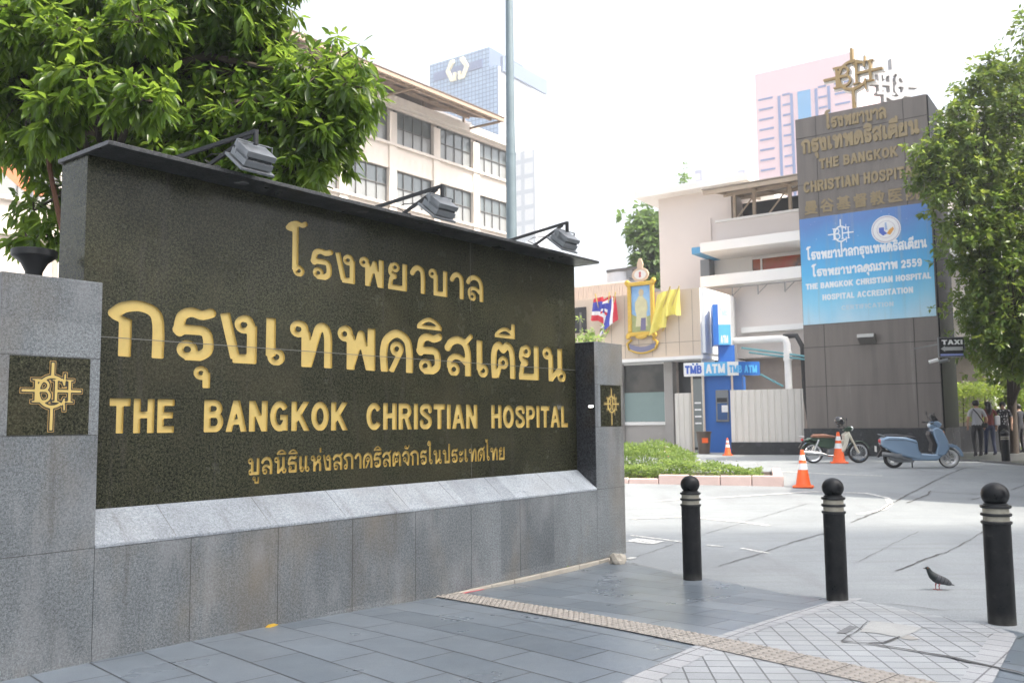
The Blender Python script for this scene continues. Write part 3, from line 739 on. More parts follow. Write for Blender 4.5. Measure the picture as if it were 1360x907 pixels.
# floodlights on the cap
def floodlight(sx, label):
    t = thing('floodlight', label, 'floodlight', SG.W(sx, .3, ZT+.033), SG.rot, 'floodlights on the sign cap')
    a = MB(); a.bar((-.5,.3,.0),(-.5,.3,.085),.03); a.bar((-.5,.3,.07),(0,-.55,.34),.032); a.bar((0,-.55,.352),(0,-.55,.22),.032)
    a.bar((-.34,.03,.0),(-.34,.03,.145),.026); a.bar((-.26,-.1,.0),(-.02,-.5,.31),.03)
    a.build('arm', M['black'], t)
    MB().lathe([(.0,.0),(.035,.0),(.035,.075),(.02,.085),(0,.085)], (-.12,-.16,0), 14).build('junction_box', M['blackplastic'], t, smooth=True)
    ang = R(38); ay = Vector((0, math.cos(ang), math.sin(ang))); az = Vector((0, -math.sin(ang), math.cos(ang))); ax = Vector((1,0,0))
    c0 = Vector((0, -.47, .06))
    hd = MB(); hd.obox(c0, ax, ay, az, .17, .15, .012); hd.obox(c0+az*.05, ax, ay, az, .14, .125, .03)
    for k in range(9): hd.obox(c0+az*.088+ax*(-.12+.03*k), ax, ay, az, .004, .11, .016)
    hd.obox(c0+az*.13, ax, ay, az, .145, .115, .026)
    t.scale = (.88,.88,.88); h = hd.build('lamp_head', M['alu'], t, bevel=.006)
    MB().obox(c0-az*.0145, ax, ay, az, .15, .13, .002).build('lamp_glass', glass('lamp_glass', (.5,.55,.56), .08), h)
    b = MB()
    for s_ in (-1, 1): b.bar(c0+ax*.178*s_+az*.07, Vector((.178*s_, -.54, .23)), .018, .006)
    b.bar((-.18,-.54,.232), (.18,-.54,.232), .02, .008); b.build('bracket', M['alu'], t)
    cb = MB().tube([(-.13,-.16,.08),(-.2,-.08,.14),(-.16,-.14,.18),(-.05,-.3,.19),(0,-.44,.14)], .005, 6).build('cable', M['black'], t, smooth=True)
for (px_, py_), lb in zip(((338,205),(586,268),(752,318)), ('grey floodlight on the sign cap nearest the leafy tree', 'grey floodlight on the middle of the sign cap, in front of the office windows', 'grey floodlight at the right end of the sign cap, beside the tall pole')):
    floodlight(SG.L(px_, py_, -.17)[0], lb)
# bits on the pavement
q_ = G(361,834); lf = MB(); lf.add([(-.06,0,.003),(-.02,.022,.012),(.03,.018,.014),(.06,0,.004),(.02,-.018,.004),(-.03,-.02,.002),(0,0,.018)], [(0,1,6),(1,2,6),(2,3,6),(3,4,6),(4,5,6),(5,0,6)])
o = lf.build('fallen_leaf', leafmat('yellow_leaf', (.5,.33,.02), (.55,.36,.03), (.4,.3,.03), .3)); o.location = (q_.x, q_.y, gz(q_.y)+.014); o.rotation_euler = (.1,0,R(50)); tag(o, 'yellow fallen leaf on the slate paving at the foot of the sign', 'leaf')
P = [SG.W(SG.L(px_, py_, -.01)[0], yy, 0) for px_, py_, yy in ((592,783,-.008),(640,772,-.008),(640,774,-.045),(600,783,-.05))]
mb = MB().add([(q_.x, q_.y, gz(q_.y)+.0145) for q_ in P], [(0,1,2,3)]); tag(mb.build('red_paint_strip', pm('red_paint', (.55,.05,.08), .6, 0, .3, 20)), None, None, None, 'structure')
def whorl_leaves(C0, D, n, L, spread, rng, droop=.35):
    """n leaves round a twig end"""
    D = D/np.linalg.norm(D); ref = np.array([0,0,1.]) if abs(D[2]) < .9 else np.array([1.,0,0])
    a = np.cross(D, ref); a /= np.linalg.norm(a); b = np.cross(D, a); th = rng.uniform(0, 6.28)+np.arange(n)*2.4
    d = D[None]*rng.uniform(.1,.9,(n,1)) + spread*(np.cos(th)[:,None]*a+np.sin(th)[:,None]*b); d[:,2] -= droop*rng.uniform(.5,1.5,n)
    d /= np.linalg.norm(d, axis=1)[:,None]
    pos = C0[None] + d*L*.12 + D[None]*rng.uniform(-.5,.3,(n,1))*L*.6
    return pos, d, L*rng.uniform(.65,1.15,n)
def leaves(name, P, D, L, wr, mat, parent=None, rng=RNG, fold=.12, sag=.18):
    n = len(P); rnd = rng.normal(size=(n,3)); rnd[:,2] = np.abs(rnd[:,2])+1.2
    s = np.cross(D, rnd); s /= np.linalg.norm(s, axis=1)[:,None]; N = np.cross(s, D); L = L[:,None]; W = L*wr
    base = P; tip = P + D*L - np.array([0,0,1.])*L*sag
    mid = P + D*L*.5 - N*W*fold*2 + np.array([0,0,1.])*L*sag*.12
    l = P + D*L*.45 + s*W*.5; r_ = P + D*L*.45 - s*W*.5
    l2 = P + D*L*.78 + s*W*.3 - np.array([0,0,1.])*L*sag*.45; r2 = P + D*L*.78 - s*W*.3 - np.array([0,0,1.])*L*sag*.45
    V = np.stack([base, l, mid, r_, tip, l2, r2], 1).reshape(-1, 3)
    f = np.array([[0,1,2],[0,2,3],[1,5,2],[2,6,3],[5,4,2],[2,4,6]])
    Fc = (np.arange(n)[:,None,None]*7 + f[None]).reshape(-1, 3)
    me = bpy.data.meshes.new(name); me.vertices.add(len(V)); me.vertices.foreach_set('co', V.astype(np.float32).ravel())
    me.loops.add(Fc.size); me.loops.foreach_set('vertex_index', Fc.ravel().astype(np.int32))
    me.polygons.add(len(Fc)); me.polygons.foreach_set('loop_start', np.arange(0, Fc.size, 3, dtype=np.int32))
    me.materials.append(mat); me.update(calc_edges=True); me.validate()
    o = bpy.data.objects.new(name, me); C.objects.link(o)
    if parent: o.parent = parent
    return o
q_ = G(748,760); rng = np.random.default_rng(4); PP = []; DD = []; LL = []
for k in range(5):
    a, b, l_ = whorl_leaves(np.array([rng.uniform(-.02,.02), rng.uniform(-.02,.02), .02+.02*k]), np.array([0,0,1.]), 5, .05, .9, rng, .1); PP.append(a); DD.append(b); LL.append(l_)
wdp = leaves('weed', np.vstack(PP), np.vstack(DD), np.concatenate(LL), .5, M['leafH']); wdp.location = (q_.x+.01, q_.y-.02, gz(q_.y)); tag(wdp, 'tiny green weed sprouting from the footing under the sign', 'weed')

# ------------------------------------------------------------------ bollards
def scuffed():
    m, t, b, v = base_mat('scuffed_black_paint', .38, .22)
    n = noise(t, v, 9, 7, .72); dz_ = t.nodes.new('ShaderNodeSeparateXYZ'); t.links.new(v, dz_.inputs[0])
    c = ramp(t, n, [(.4, (.006,.007,.008)), (.6, (.014,.015,.016)), (.68, (.035,.035,.034)), (.76, (.07,.068,.062))])
    low = ramp(t, dz_.outputs['Z'], [(.0, (.75,.75,.75)), (.09, (0,0,0))]); n2 = noise(t, v, 22, 4, .6)
    c = mixc(t, mixc(t, 1.0, low, n2, 'MULTIPLY'), c, (.11,.105,.095)); t.links.new(c, b.inputs['Base Color'])
    t.links.new(ramp(t, n, [(.35, (.25,)*3), (.7, (.65,)*3)]), b.inputs['Roughness']); return m
M['bollard'] = scuffed()
def bollard(loc, h, r, label, name='bollard'):
    t = thing(name, label, 'bollard', loc, 0, 'black ball-topped bollards')
    s = h/.96; R0 = r
    MB().lathe([(0,-.02),(R0,-.02),(R0,.70*s),(R0*.98,.70*s)], n=32).build('post', M['bollard'], t, smooth=True)
    MB().lathe([(R0*.94,.70*s),(R0*.94,.815*s),(R0*.6,.82*s)], n=32).build('band', M['bol_band'], t, smooth=True)
    for z in (.70, .755, .81):
        MB().lathe([(R0*.9,(z-.011)*s),(R0*1.09,(z-.009)*s),(R0*1.12,z*s),(R0*1.09,(z+.009)*s),(R0*.9,(z+.011)*s)], n=32).build('ring', M['black'], t, smooth=True)
    MB().lathe([(R0*.9,.81*s),(R0*.88,.83*s),(R0*.7,.84*s)], n=28).build('collar', M['black'], t, smooth=True)
    MB().ell((0,0,.893*s), R0*1.02, R0*1.02, R0*.95, 28, 18).build('ball', M['bollard'], t, smooth='all')
def bol(px_, base, top, wpx, lb):
    q_ = G(px_, base); d = q_.y; h = (base-top)/F*d*1.0; bollard(q_+Vector((0,.06,0)), h, wpx/F*d/2, lb)
bol(921.5, 772, 638, 24.5, 'leftmost of the three black bollards, standing on slate in front of the flower bed')
bol(1115.5, 800, 642, 27.5, 'middle one of the three black bollards, at the corner of the pale setts')
bol(1337, 830, 651, 34, 'nearest of the black bollards, to the right of the pigeon')
bol(1338, 615, 573, 10.5, 'far black bollard beside the people walking under the street tree')

# ------------------------------------------------------------------ pole
q_ = at(681.5, 520, 15.0); g = gz(15)
pt = thing('street_pole', 'tall plain grey-blue metal pole rising behind the sign', 'pole', (q_.x, q_.y, g))
zj = at(681,205,15).z-g
MB().lathe([(.105,-.1),(.092,3),(.086,zj-.02),(.090,zj-.02),(.090,zj+.02),(.080,zj+.02),(.064,8.6),(.046,11),(0,11)], n=20).build('shaft', M['poleblue'], pt, smooth=True)
MB().lathe([(.2,-.05),(.2,.02),(.09,.04)], n=20).build('base_plate', M['poleblue'], pt, smooth=True)
a = MB().tube([(0,0,10.9),(.3,0,11.4),(1.2,0,11.7),(2.0,0,11.75)], [.046,.042,.036,.032], 10).build('arm', M['poleblue'], pt, smooth=True)
MB().box(1.9, 2.6, -.12, .12, 11.7, 11.82).build('lamp', M['alu'], pt, bevel=.03)
# ------------------------------------------------------------------ trees
def tree(name, label, base, trunk, clumps, mat, leafL, wr, per, nl, rng, twig_r=.02, droop=.35, spread=1.0, group=None, shell=.55, limbs=True, sag=.18, pruned=None):
    """trunk: list of (point, radius); clumps: (centre, rx, ry, rz[, density])"""
    t = thing(name, label, 'tree', base, 0, group); B = Vector(base)
    mb = MB().tube([Vector(p_)-B for p_, _ in trunk], [r_ for _, r_ in trunk], 12)
    PP = []; DD = []; LL = []
    tp = [Vector(p_) for p_, _ in trunk]
    for cl in clumps:
        c0, rx, ry, rz = cl[:4]; dn = cl[4] if len(cl) > 4 else 1
        c0 = Vector(c0)
        st_ = min(tp[1:], key=lambda v: (v-c0).length + (3 if v.z > c0.z+.3 else 0))
        mid = st_.lerp(c0, .5)+Vector((0,0,.12*(c0-st_).length))
        if limbs:
            L0 = (c0-st_).length; mb.tube([st_-B, mid-B, c0-B], [min(.02+.022*L0, trunk[-1][1]*1.2), .014+.012*L0, .012], 7)
        n = max(3, int(per*dn*(rx*ry*rz)**(2/3)))
        for _ in range(n):
            d = rng.normal(size=3); d /= np.linalg.norm(d); r_ = rng.uniform(shell, 1.0) if rng.random() > .15 else rng.uniform(.95, 1.4)
            e_ = np.array([d[0]*rx, d[1]*ry, d[2]*rz])*r_
            cc = np.array(c0[:])+e_
            if pruned and pruned(cc): continue
            D = e_/np.array([rx,ry,rz])**.5; D = D/np.linalg.norm(D)+rng.normal(size=3)*.35; D[2] += .1
            k = max(3, int(nl*rng.uniform(.6,1.3)))
            a, b, l_ = whorl_leaves(cc-np.array(B[:]), D, k, leafL, spread, rng, droop); PP.append(a); DD.append(b); LL.append(l_)
            if limbs and rng.random() < .3:
                m_ = Vector(c0).lerp(Vector(cc), .5)+Vector((0,0,.05)); mb.tube([c0-B, m_-B, Vector(cc)-B], [.012,.009,.004], 5)
    mb.build('trunk', M['bark'], t, smooth=True)
    leaves('crown', np.vstack(PP), np.vstack(DD), np.concatenate(LL), wr, mat, t, rng, sag=sag)
    return t
rng = np.random.default_rng(21)
def cl(px_, py_, Y, rpx, asp=1.0, dn=1.0, rd=1.0):
    q_ = at(px_, py_, Y); r_ = rpx/F*Y; return (q_, r_*asp, r_*rd, r_, dn)
tb = at(140, 540, 10.4); tb.z = gz(10.4)
big = [cl(40,20,10.0,105), cl(150,-20,10.2,110), cl(270,-30,10.2,100), cl(330,30,10.4,62), cl(40,130,10.3,80), cl(140,90,10.8,90,1.2), cl(230,60,10.6,80), cl(300,110,10.6,80), cl(250,160,10.6,75,1.2), cl(330,190,10.4,60),
       cl(120,170,10.9,75), cl(30,190,10.6,50), cl(180,210,11.0,60), cl(60,70,11.2,100), cl(250,20,11.4,100), cl(370,160,10.2,60), cl(430,105,10.0,55), cl(465,115,9.8,42), cl(420,165,9.9,55), cl(445,160,9.9,38), cl(395,225,10.0,34), cl(425,218,9.9,26), cl(360,225,10.1,45), cl(400,120,10.3,60), cl(345,70,10.4,42), cl(300,210,10.5,45), cl(200,170,11.2,70,1.2), cl(255,212,10.15,42,1.5), cl(320,222,10.1,38,1.5), cl(205,205,10.2,40,1.5), cl(165,190,10.2,36,1.4), cl(280,180,10.1,46,1.3), cl(350,150,10.1,40,1.2), cl(280,220,11.2,55,1.2), cl(330,240,11.0,40,1.2), cl(210,110,11.4,90), cl(370,190,10.9,55), cl(150,220,11.3,50), cl(60,120,11.4,90), cl(440,200,10.3,34), cl(470,140,10.2,34),
       cl(120,110,9.2,46,1.3), cl(75,140,9.2,40), cl(170,120,9.1,34,1.4), cl(200,135,9.0,30,1.3), cl(75,50,9.3,44,1.2), cl(190,30,9.3,50,1.2), cl(60,175,9.3,28), cl(110,45,9.2,36), cl(20,25,9.3,50),
       cl(45,280,10.6,30,.8), cl(60,310,10.4,26), cl(35,318,10.4,24), cl(70,260,10.8,28), cl(-40,90,10.2,80), cl(-30,-30,10,90), cl(380,-30,10.3,26), cl(345,-10,10.3,34)]
tr = [(tb, .34), (at(140,420,10.4), .27), (at(138,250,10.4), .24), (at(128,120,10.5), .20), (at(140,0,10.5), .16), (at(150,-120,10.6), .10)]
T_big = tree('broad_leaf_tree', 'big leafy tree with long glossy drooping leaves overhanging the left end of the sign', tb, tr, big, M['leafL'], .19, .33, 330, 9, rng, droop=.75, spread=.9, shell=.35)
sm = MB(); sm.tube([at(84,420,9.6)-tb, at(88,330,9.6)-tb, at(78,285,9.6)-tb, at(66,225,9.7)-tb, at(58,150,9.8)-tb], [.035,.033,.03,.026,.02], 8)
sm.build('stem', pm('reddish_bark', (.10,.045,.025), .9, 0, .4, 8, .6, 40), T_big, smooth=True)
# street tree on the right
rb = G(1346, 604); rb.z = gz(rb.y); YT = rb.y
Yc = 25.0
rc = [cl(1300,115,Yc,30,1.2), cl(1335,105,Yc+.4,34), cl(1285,150,Yc,38,1.3), cl(1345,160,Yc,50), cl(1300,195,Yc,50,1.2), cl(1255,190,Yc-.3,30,1.2), cl(1240,235,Yc-.3,24,1.2), cl(1285,250,Yc,50,1.1), cl(1345,250,Yc+.3,55), cl(1240,262,Yc-.4,18,1.5), cl(1300,310,Yc,45,1.1), cl(1345,330,Yc,50), cl(1305,362,Yc+.5,38), cl(1325,420,Yc+.6,34,1.8), cl(1345,410,Yc,55), cl(1340,458,Yc+.5,34,2), cl(1370,440,Yc+.3,48), cl(1400,330,Yc+.6,70), cl(1400,200,Yc+.6,70), cl(1370,120,Yc+.8,40), cl(1385,75,Yc+.4,26), cl(1315,85,Yc,18), cl(1262,165,Yc-.2,18,1.4), cl(1225,205,Yc-.4,14,1.6), cl(1275,320,Yc-.3,22), cl(1390,480,Yc,35), cl(1318,402,Yc+1,32,2), cl(1345,440,Yc+.8,40,2.2), cl(1350,470,Yc+.6,36,1.6), cl(1268,300,Yc,22,1.3), cl(1338,466,Yc+1.6,32,2), cl(1250,215,Yc-.3,30,1.3), cl(1272,345,Yc+.6,24,1.4), cl(1330,400,Yc+1.6,50,1.3), cl(1225,235,Yc-.2,18,1.4)]
rt = [(rb, .17), (at(1344,540,YT), .14), (at(1342,440,YT-.4), .12), (at(1335,330,YT-1), .10), (at(1325,230,YT-1.6), .07), (at(1318,140,YT-1.8), .035)]
tree('street_tree', 'slender street tree with small sunlit leaves in front of the brown sign tower', rb, rt, rc, M['leafR'], .195, .46, 175, 8, rng, droop=.25, spread=1.1, shell=.25, sag=.12, pruned=lambda c_: (c_[0] < 12.95 and c_[2] < 4.5) or (c_[0] < 11.55 and c_[2] < 7.2))
# branch tip at the top right corner belongs to the next tree
nb = Vector((17.6, 26, .33)); tip = at(1364, 42, 24)
tree('street_tree', 'street tree at the right edge, only its topmost twigs reaching the corner of the photo', nb, [(nb,.18),(nb+Vector((0,0,3)),.15),(nb+Vector((-.3,0,6)),.12),(nb+Vector((-1,-.2,9)),.07)],
     [(Vector((15.5,28.1,z_)),1.1,1.1,1.0,1.3) for z_ in (4.6,5.8,7.0,8.2,9.4)]+[(Vector((16.8,27.4,z_)),1.2,1.2,1.1,1.2) for z_ in (5.2,6.8)]+[(tip,.5,.6,.6,1.2),(tip+Vector((.8,.2,-.1)),1.0,1.0,.9,1),(nb+Vector((-.6,0,9)),2.0,2.2,1.8,.8),(nb+Vector((.2,0,7)),2.2,2.4,1.8,.8)], M['leafR'], .2, .45, 60, 8, rng, droop=.25, shell=.3)  # lower clumps added to shade the tower's side and the people
# tree behind the clinic
fb = at(857, 540, 58); fb.z = .3
tree('background_tree', 'pale green round-headed tree behind the gilt portrait, left of the pink clinic wall', fb, [(fb,.3),(fb+Vector((0,0,6)),.25),(fb+Vector((.3,0,12)),.12)],
     [cl(857,300,58,30), cl(870,330,58,30), cl(845,320,58,20), cl(860,345,58,28), cl(872,365,58,26), cl(835,312,58,10), cl(880,300,58.5,24), cl(850,365,59,20), cl(868,395,59,26)], M['leafF'], .5, .6, 34, 8, rng, limbs=True, shell=.2, droop=.2)
pb = at(909, 240, 52); 
pp = thing('rooftop_shrub', 'tiny green shrub growing on the clinic roof', 'shrub', pb)
a_, b_, c_ = [], [], []
for k in range(26):
    x_, y_, z_ = whorl_leaves(rng.normal(size=3)*np.array([.18,.18,.3]), np.array([0,0,1.]), 6, .22, .9, rng, .1); a_.append(x_); b_.append(y_); c_.append(z_)
leaves('foliage', np.vstack(a_), np.vstack(b_), np.concatenate(c_), .5, M['leafF'], pp, rng)
MB().tube([(0,0,-.8),(0,0,.3)], .03, 6).build('stem', M['bark'], pp)

# ------------------------------------------------------------------ office building on the left
M['cream'] = pm('cream_render', (.64,.575,.515), .8, 0, .1, .4)
M['ofglass'] = glass('office_glass', (.10,.12,.125), .15, 0, .4, .5)
M['ofglass2'] = glass('frosted_glass', (.22,.23,.23), .3, 0, .3, .7)
M['frame'] = pm('window_frame', (.13,.125,.12), .5, .3)
M['rust'] = pm('rusty_sheet', (.15,.11,.085), .7, .1, .3, 1.5)
M['peach'] = pm('peach_steel', (.34,.25,.185), .6)
OB = Frame((at(600,200,58).x, at(600,200,58).y, .3), R(51.8))
ob = thing('office_building', 'cream four-storey office block with brown-framed windows and a rusty canopy roof behind the leafy tree', 'building', OB.p, OB.rot)
def oz(px_, py_): return OB.L(px_, py_, 0)
xr_ = oz(677, 240)[0]; z_top = oz(590, 157)[1]      # wall head under the roof
zr1 = (oz(527,146.5)[1], oz(527,193)[1]); zr2 = (oz(527,226)[1], oz(527,278)[1]); fl_ = zr1[0]-zr2[0]
bx = [oz(520.7,180)[0], oz(578.3,190)[0], oz(631.2,205)[0]]; bay = (bx[2]-bx[0])/2
x0_ = bx[0]-bay*6.45
wl = MB(); rows = [(zr1[0]-fl_*k, zr1[0]-fl_*k-(zr1[0]-zr1[1])) for k in range(4)]
cols = [bx[0]+bay*k for k in range(-6, 4)]; pw = .62
xr_ = min(xr_, cols[-1]-pw*.3)
wl.box(x0_, xr_, .35, 14, 0, z_top)
for x in cols:
    if x-pw/2 < xr_: wl.box(x-pw/2, min(x+pw/2, xr_), -.12, .349, 0, z_top-.9)
zz = [z_top] + [z for r_ in rows for z in r_] + [0]
for k in range(0, len(zz), 2):
    wl.box(x0_, xr_-.003, .0, .346, zz[k+1], zz[k])
    wl.box(x0_, xr_+.1, -.22, -.001, zz[k]-.16, zz[k]-.0) if k else wl.box(x0_, xr_+.15, -.45, -.001, z_top-.5, z_top)
wl.build('wall', M['cream'], ob)
for ri, (zt, zb) in enumerate(rows):
    for i in range(len(cols)-1):
        a, b = cols[i]+pw/2, min(cols[i+1]-pw/2, xr_)
        if b-a < .3 or (i < 2 and ri < 2) or ri > 2: continue
        f = MB(); nm = 4; ws = (b-a)/nm
        f.box(a, b, .12, .18, zb, zb+.07); f.box(a, b, .12, .18, zt-.07, zt); zm = zb+(zt-zb)*.52
        f.box(a+.001, b-.001, .121, .179, zm-.025, zm+.025)
        for k in range(nm+1):
            xx = min(max(a+ws*k, a+.03), b-.03); f.box(xx-.017, xx+.017, .122, .178, zb+.071, zt-.071)
        wn = f.build('window', M['frame'], ob)
        g = MB(); g.box(a, b, .2, .22, zm, zt); g.mat(1).box(a, b, .2, .22, zb, zm-.002)
        g.build('pane', [M['ofglass'], M['ofglass2']], wn)
# roof space and canopy
zc = z_top; rise = 2.1
rf = MB(); ov = 3.4
ze = OB.L(672, 158, -ov)[1]; zi = z_top+1.15
rf.bar((0,0,0),(0,0,.01),.01) if False else None
xe = OB.L(672, 158, -ov)[0]
n_ = 60
for k in range(n_):
    xa = x0_+(xe-x0_)*k/n_; xb = x0_+(xe-x0_)*(k+1)/n_-.03
    P = [(xa,-ov,ze),(xb,-ov,ze),(xb,8,zi+2.2),(xa,8,zi+2.2)]
    rf.add(P+[(x,y,z+.06) for x,y,z in P], [(0,3,2,1),(4,5,6,7),(0,1,5,4),(1,2,6,5),(2,3,7,6),(3,0,4,7)])
roof = rf.build('roof', M['rust'], ob)
st = MB()
for yy, dz in ((-ov+.12,-.16),(-ov+1.2,-.16),(-.3,-.2)):
    zz_ = ze+(zi+2.2-ze)*(yy+ov)/(8+ov)+dz; st.bar((x0_, yy, zz_), (xe-.1, yy, zz_), .16, .22)
k = 0
for x in np.arange(xe-.15, x0_, -bay/2):
    zz_ = ze+(zi+2.2-ze)*(ov-.3)/(8+ov)
    st.bar((x,-ov+.05,ze-.08),(x,-.2,zz_-.08),.1,.14)
    if k % 4 == 0: st.bar((x,-ov+.3,ze-.15),(x,-.05,z_top-.25),.13,.13)
    if k % 2 == 0: st.bar((x,.1,z_top),(x,.1,zz_+.1),.14,.14)
    k += 1
st.build('canopy_frame', M['peach'], ob)
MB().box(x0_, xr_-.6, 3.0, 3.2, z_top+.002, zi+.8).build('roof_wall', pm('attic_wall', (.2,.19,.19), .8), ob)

# ------------------------------------------------------------------ high-rises far away
def gridface(name, base, line, w_, h_, ls, rough=.15, c2=None, spec=.8):
    m, t, b, v = base_mat(name, rough, spec)
    br = t.nodes.new('ShaderNodeTexBrick'); mv = mapping(t, v, rot=(R(-90),0,0)); t.links.new(mv, br.inputs['Vector'])
    br.inputs['Scale'].default_value = 1; br.inputs['Brick Width'].default_value = w_; br.inputs['Row Height'].default_value = h_
    br.inputs['Mortar Size'].default_value = ls; br.offset = 0; br.inputs['Color1'].default_value = (*base,1); br.inputs['Color2'].default_value = (*(c2 or base),1); br.inputs['Mortar'].default_value = (*line,1)
    t.links.new(br.outputs['Color'], b.inputs['Base Color']); return m
Ysk = 230
q_ = at(661, 200, Ysk); SK = Frame((q_.x, q_.y, .3), R(-35))
sk = thing('glass_skyscraper', 'distant pale blue glass skyscraper with a cream bracket-shaped logo near its top', 'building', SK.p, SK.rot)
mg = gridface('curtain_wall', (.19,.29,.42), (.07,.11,.19), 1.2, 1.15, .11, .2, (.25,.36,.48)); mgw = gridface('painted_sun_wall', (.66,.68,.70), (.5,.54,.6), 3, 4, .25, .3)  # side face gets a paler copy: sunlight painted into its colour
xl_ = SK.L(571, 200)[0]; zt_ = SK.L(600, 78)[1]; zs2 = SK.L(655, 88)[1]; xm_ = SK.L(650, 80)[0]
dl = 16
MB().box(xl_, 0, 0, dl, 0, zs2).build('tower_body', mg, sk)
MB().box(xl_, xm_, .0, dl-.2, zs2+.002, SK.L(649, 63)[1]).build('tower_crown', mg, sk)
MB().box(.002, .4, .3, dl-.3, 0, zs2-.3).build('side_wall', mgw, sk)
MB().box(.41, 1.2, 1.0, dl*1.4, zs2-1.5, zs2+2.5).build('side_band', pm('dark_band', (.12,.16,.24), .4), sk)
zb0, zb1 = SK.L(610, 105)[1], SK.L(610, 87)[1]
MB().box(xl_+1.5, xm_-2.2, -.25, -.01, zb0+1.2, zb1-.2).build('sign_band', pm('blue_band', (.10,.14,.26), .4), sk)
cxl = SK.L(609, 90)[0]; czl = (zb0+zb1)/2+.6
lg = MB(); sL = 3.7
for s_ in (-1, 1):
    Pp = [(.28,1.0),(.58,1.0),(1.02,0),(.66,-1.0),(.10,-1.0),(.10,-.72),(.42,-.72),(.68,0),(.28,.72)] if False else [(.30,1.0),(.62,1.0),(1.05,.05),(.62,-1.0),(.12,-1.0),(.12,-.25),(.34,-.25),(.34,-.66),(.46,-.66),(.74,.05),(.30,.74)]
    lg.prism([(cxl+s_*x*sL*.98, czl+z*sL*.8) for x, z in Pp], -.9, -.3)
lg.build('logo', pm('cream_logo', (.78,.70,.48), .5), sk)
q_ = at(711, 270, 190); W1 = Frame((q_.x, q_.y, .3), R(-35))
wt = thing('white_tower_block', 'hazy white high-rise block just right of the tall pole', 'building', W1.p, W1.rot)
z1_ = W1.L(700, 200)[1]; MB().box(W1.L(655,270)[0], 0, 0, 5, 0, z1_).build('tower_body', gridface('white_block', (.60,.60,.60), (.44,.46,.48), 3.2, 3.4, .5, .5), wt)
for i in range(3): MB().box(-9+i*3, -7+i*3, 1, 4, z1_+.002, z1_+2.4).build('roof_box', M['white'], wt)
Ypk = 165
q_ = at(1133, 160, Ypk); PK = Frame((q_.x, q_.y, .3), R(-35))
pk = thing('pink_tower_block', 'tall pale pink tower block with blue window strips behind the sign tower', 'building', PK.p, PK.rot)
mpk = pm('pink_render', (.66,.47,.485), .8, 0, .05, .1); mbl = pm('blue_strip', (.14,.19,.36), .4); mbg = pm('blue_glass', (.10,.30,.52), .15, 0, .15, .2)
xp0 = PK.L(1005, 170)[0]; zpt = PK.L(1133, 69)[1]
MB().box(xp0, 0, 0, 24, 0, zpt).build('tower_body', mpk, pk)
px2 = lambda x, y: PK.L(x, y)
s = MB()
for x in (1035.5, 1052, 1085, 1102):
    xx = px2(x, 150)[0]; s.box(xx-.25, xx+.25, -.2, 0, 0, px2(x, 128-(x-1035)*.20)[1])
s.build('window_strip', mbl, pk)
xa, xb = px2(1060, 140)[0], px2(1077, 140)[0]; MB().box(xa, xb, -.2, 0, 0, px2(1068, 121)[1]).build('glass_strip', mbg, pk)
ztop = px2(1020, 131)[1]
for k in range(18):
    z = ztop-k*2.05
    for a, b in ((1008,1027),(1040,1050),(1088,1099),(1110,1130)): MB().box(px2(a,150)[0], px2(b,150)[0], -.15, 0, z-.17, z+.17).build('window', mbl, pk)
for i, (a, b, tp, Yd, lb) in enumerate(((923, 933, 226, 240, 'very distant thin white tower above the clinic roof, the nearer to the portrait'), (980, 990, 226, 260, 'very distant white tower above the clinic canopy, beside the pink tower block'))):
    q_ = at(b, 240, Yd); f_ = Frame((q_.x, q_.y, .3), R(-35)); o = thing('distant_tower', lb, 'building', f_.p, f_.rot)
    MB().box(f_.L(a,240)[0], 0, 0, 6, 0, f_.L((a+b)/2, tp)[1]).build('tower_body', gridface('distant_tower_face', (.62,.6,.6), (.4,.4,.5), 3, 3, .6, .6), o)

# ------------------------------------------------------------------ clinic building (pink and white)
M['pinkwhite'] = pm('pinkish_render', (.68,.625,.595), .8, 0, .06, .4); M['whitewall'] = pm('white_render', (.77,.76,.74), .8, 0, .07, .5)
M['mottledwall'] = pm('mottled_wall', (.34,.29,.26), .9, 0, .4, .9)  # darker than the other walls, with random mottling
q_ = at(930, 400, 41); CL = Frame((q_.x, q_.y, .33), R(-35))
clb = thing('clinic_building', 'pale pink and white clinic with a steel truss roof terrace beside the sign tower', 'building', CL.p, CL.rot)
Lc = CL.L; YB = 3.2
def cx_(px_, py_, y=0): return Lc(px_, py_, y)[0]
def cz_(px_, py_, y=0): return Lc(px_, py_, y)[1]
xR = cx_(1085, 350)+6
xa, xb = cx_(876, 330, YB), cx_(973, 330, YB)
MB().box(xa, xb, YB, YB+9, 0, cz_(930, 256, YB)).build('wall', M['pinkwhite'], clb)
MB().box(xa-.9, xb+1.2, YB-.9, YB+9.4, cz_(930, 256, YB)+.003, cz_(930, 247, YB)).build('roof_slab', M['whitewall'], clb)
MB().box(cx_(944,300,YB)-.03, cx_(944,300,YB)+.03, YB-.06, YB-.001, cz_(944,320,YB), cz_(944,290,YB)).build('rain_pipe', M['pinkwhite'], clb)
MB().box(xb+.002, xR, YB-.0, YB+6, 0, cz_(1010, 322, YB)).build('terrace_wall', M['whitewall'], clb)
MB().box(xb+.002, xR, 1.2, 1.5, cz_(1010, 325, 1.2), cz_(975, 293, 1.2)).build('parapet', M['pinkwhite'], clb)
MB().box(xb+.0, xR, 1.1, 1.6, cz_(975, 293, 1.2)+.002, cz_(975, 290, 1.2)).build('parapet_coping', M['whitewall'], clb)
za = cz_(932, 335, -.8); MB().box(cx_(930, 333, -.8), xR, -.8, 3.1, za, za+.42).build('balcony_roof', M['whitewall'], clb)
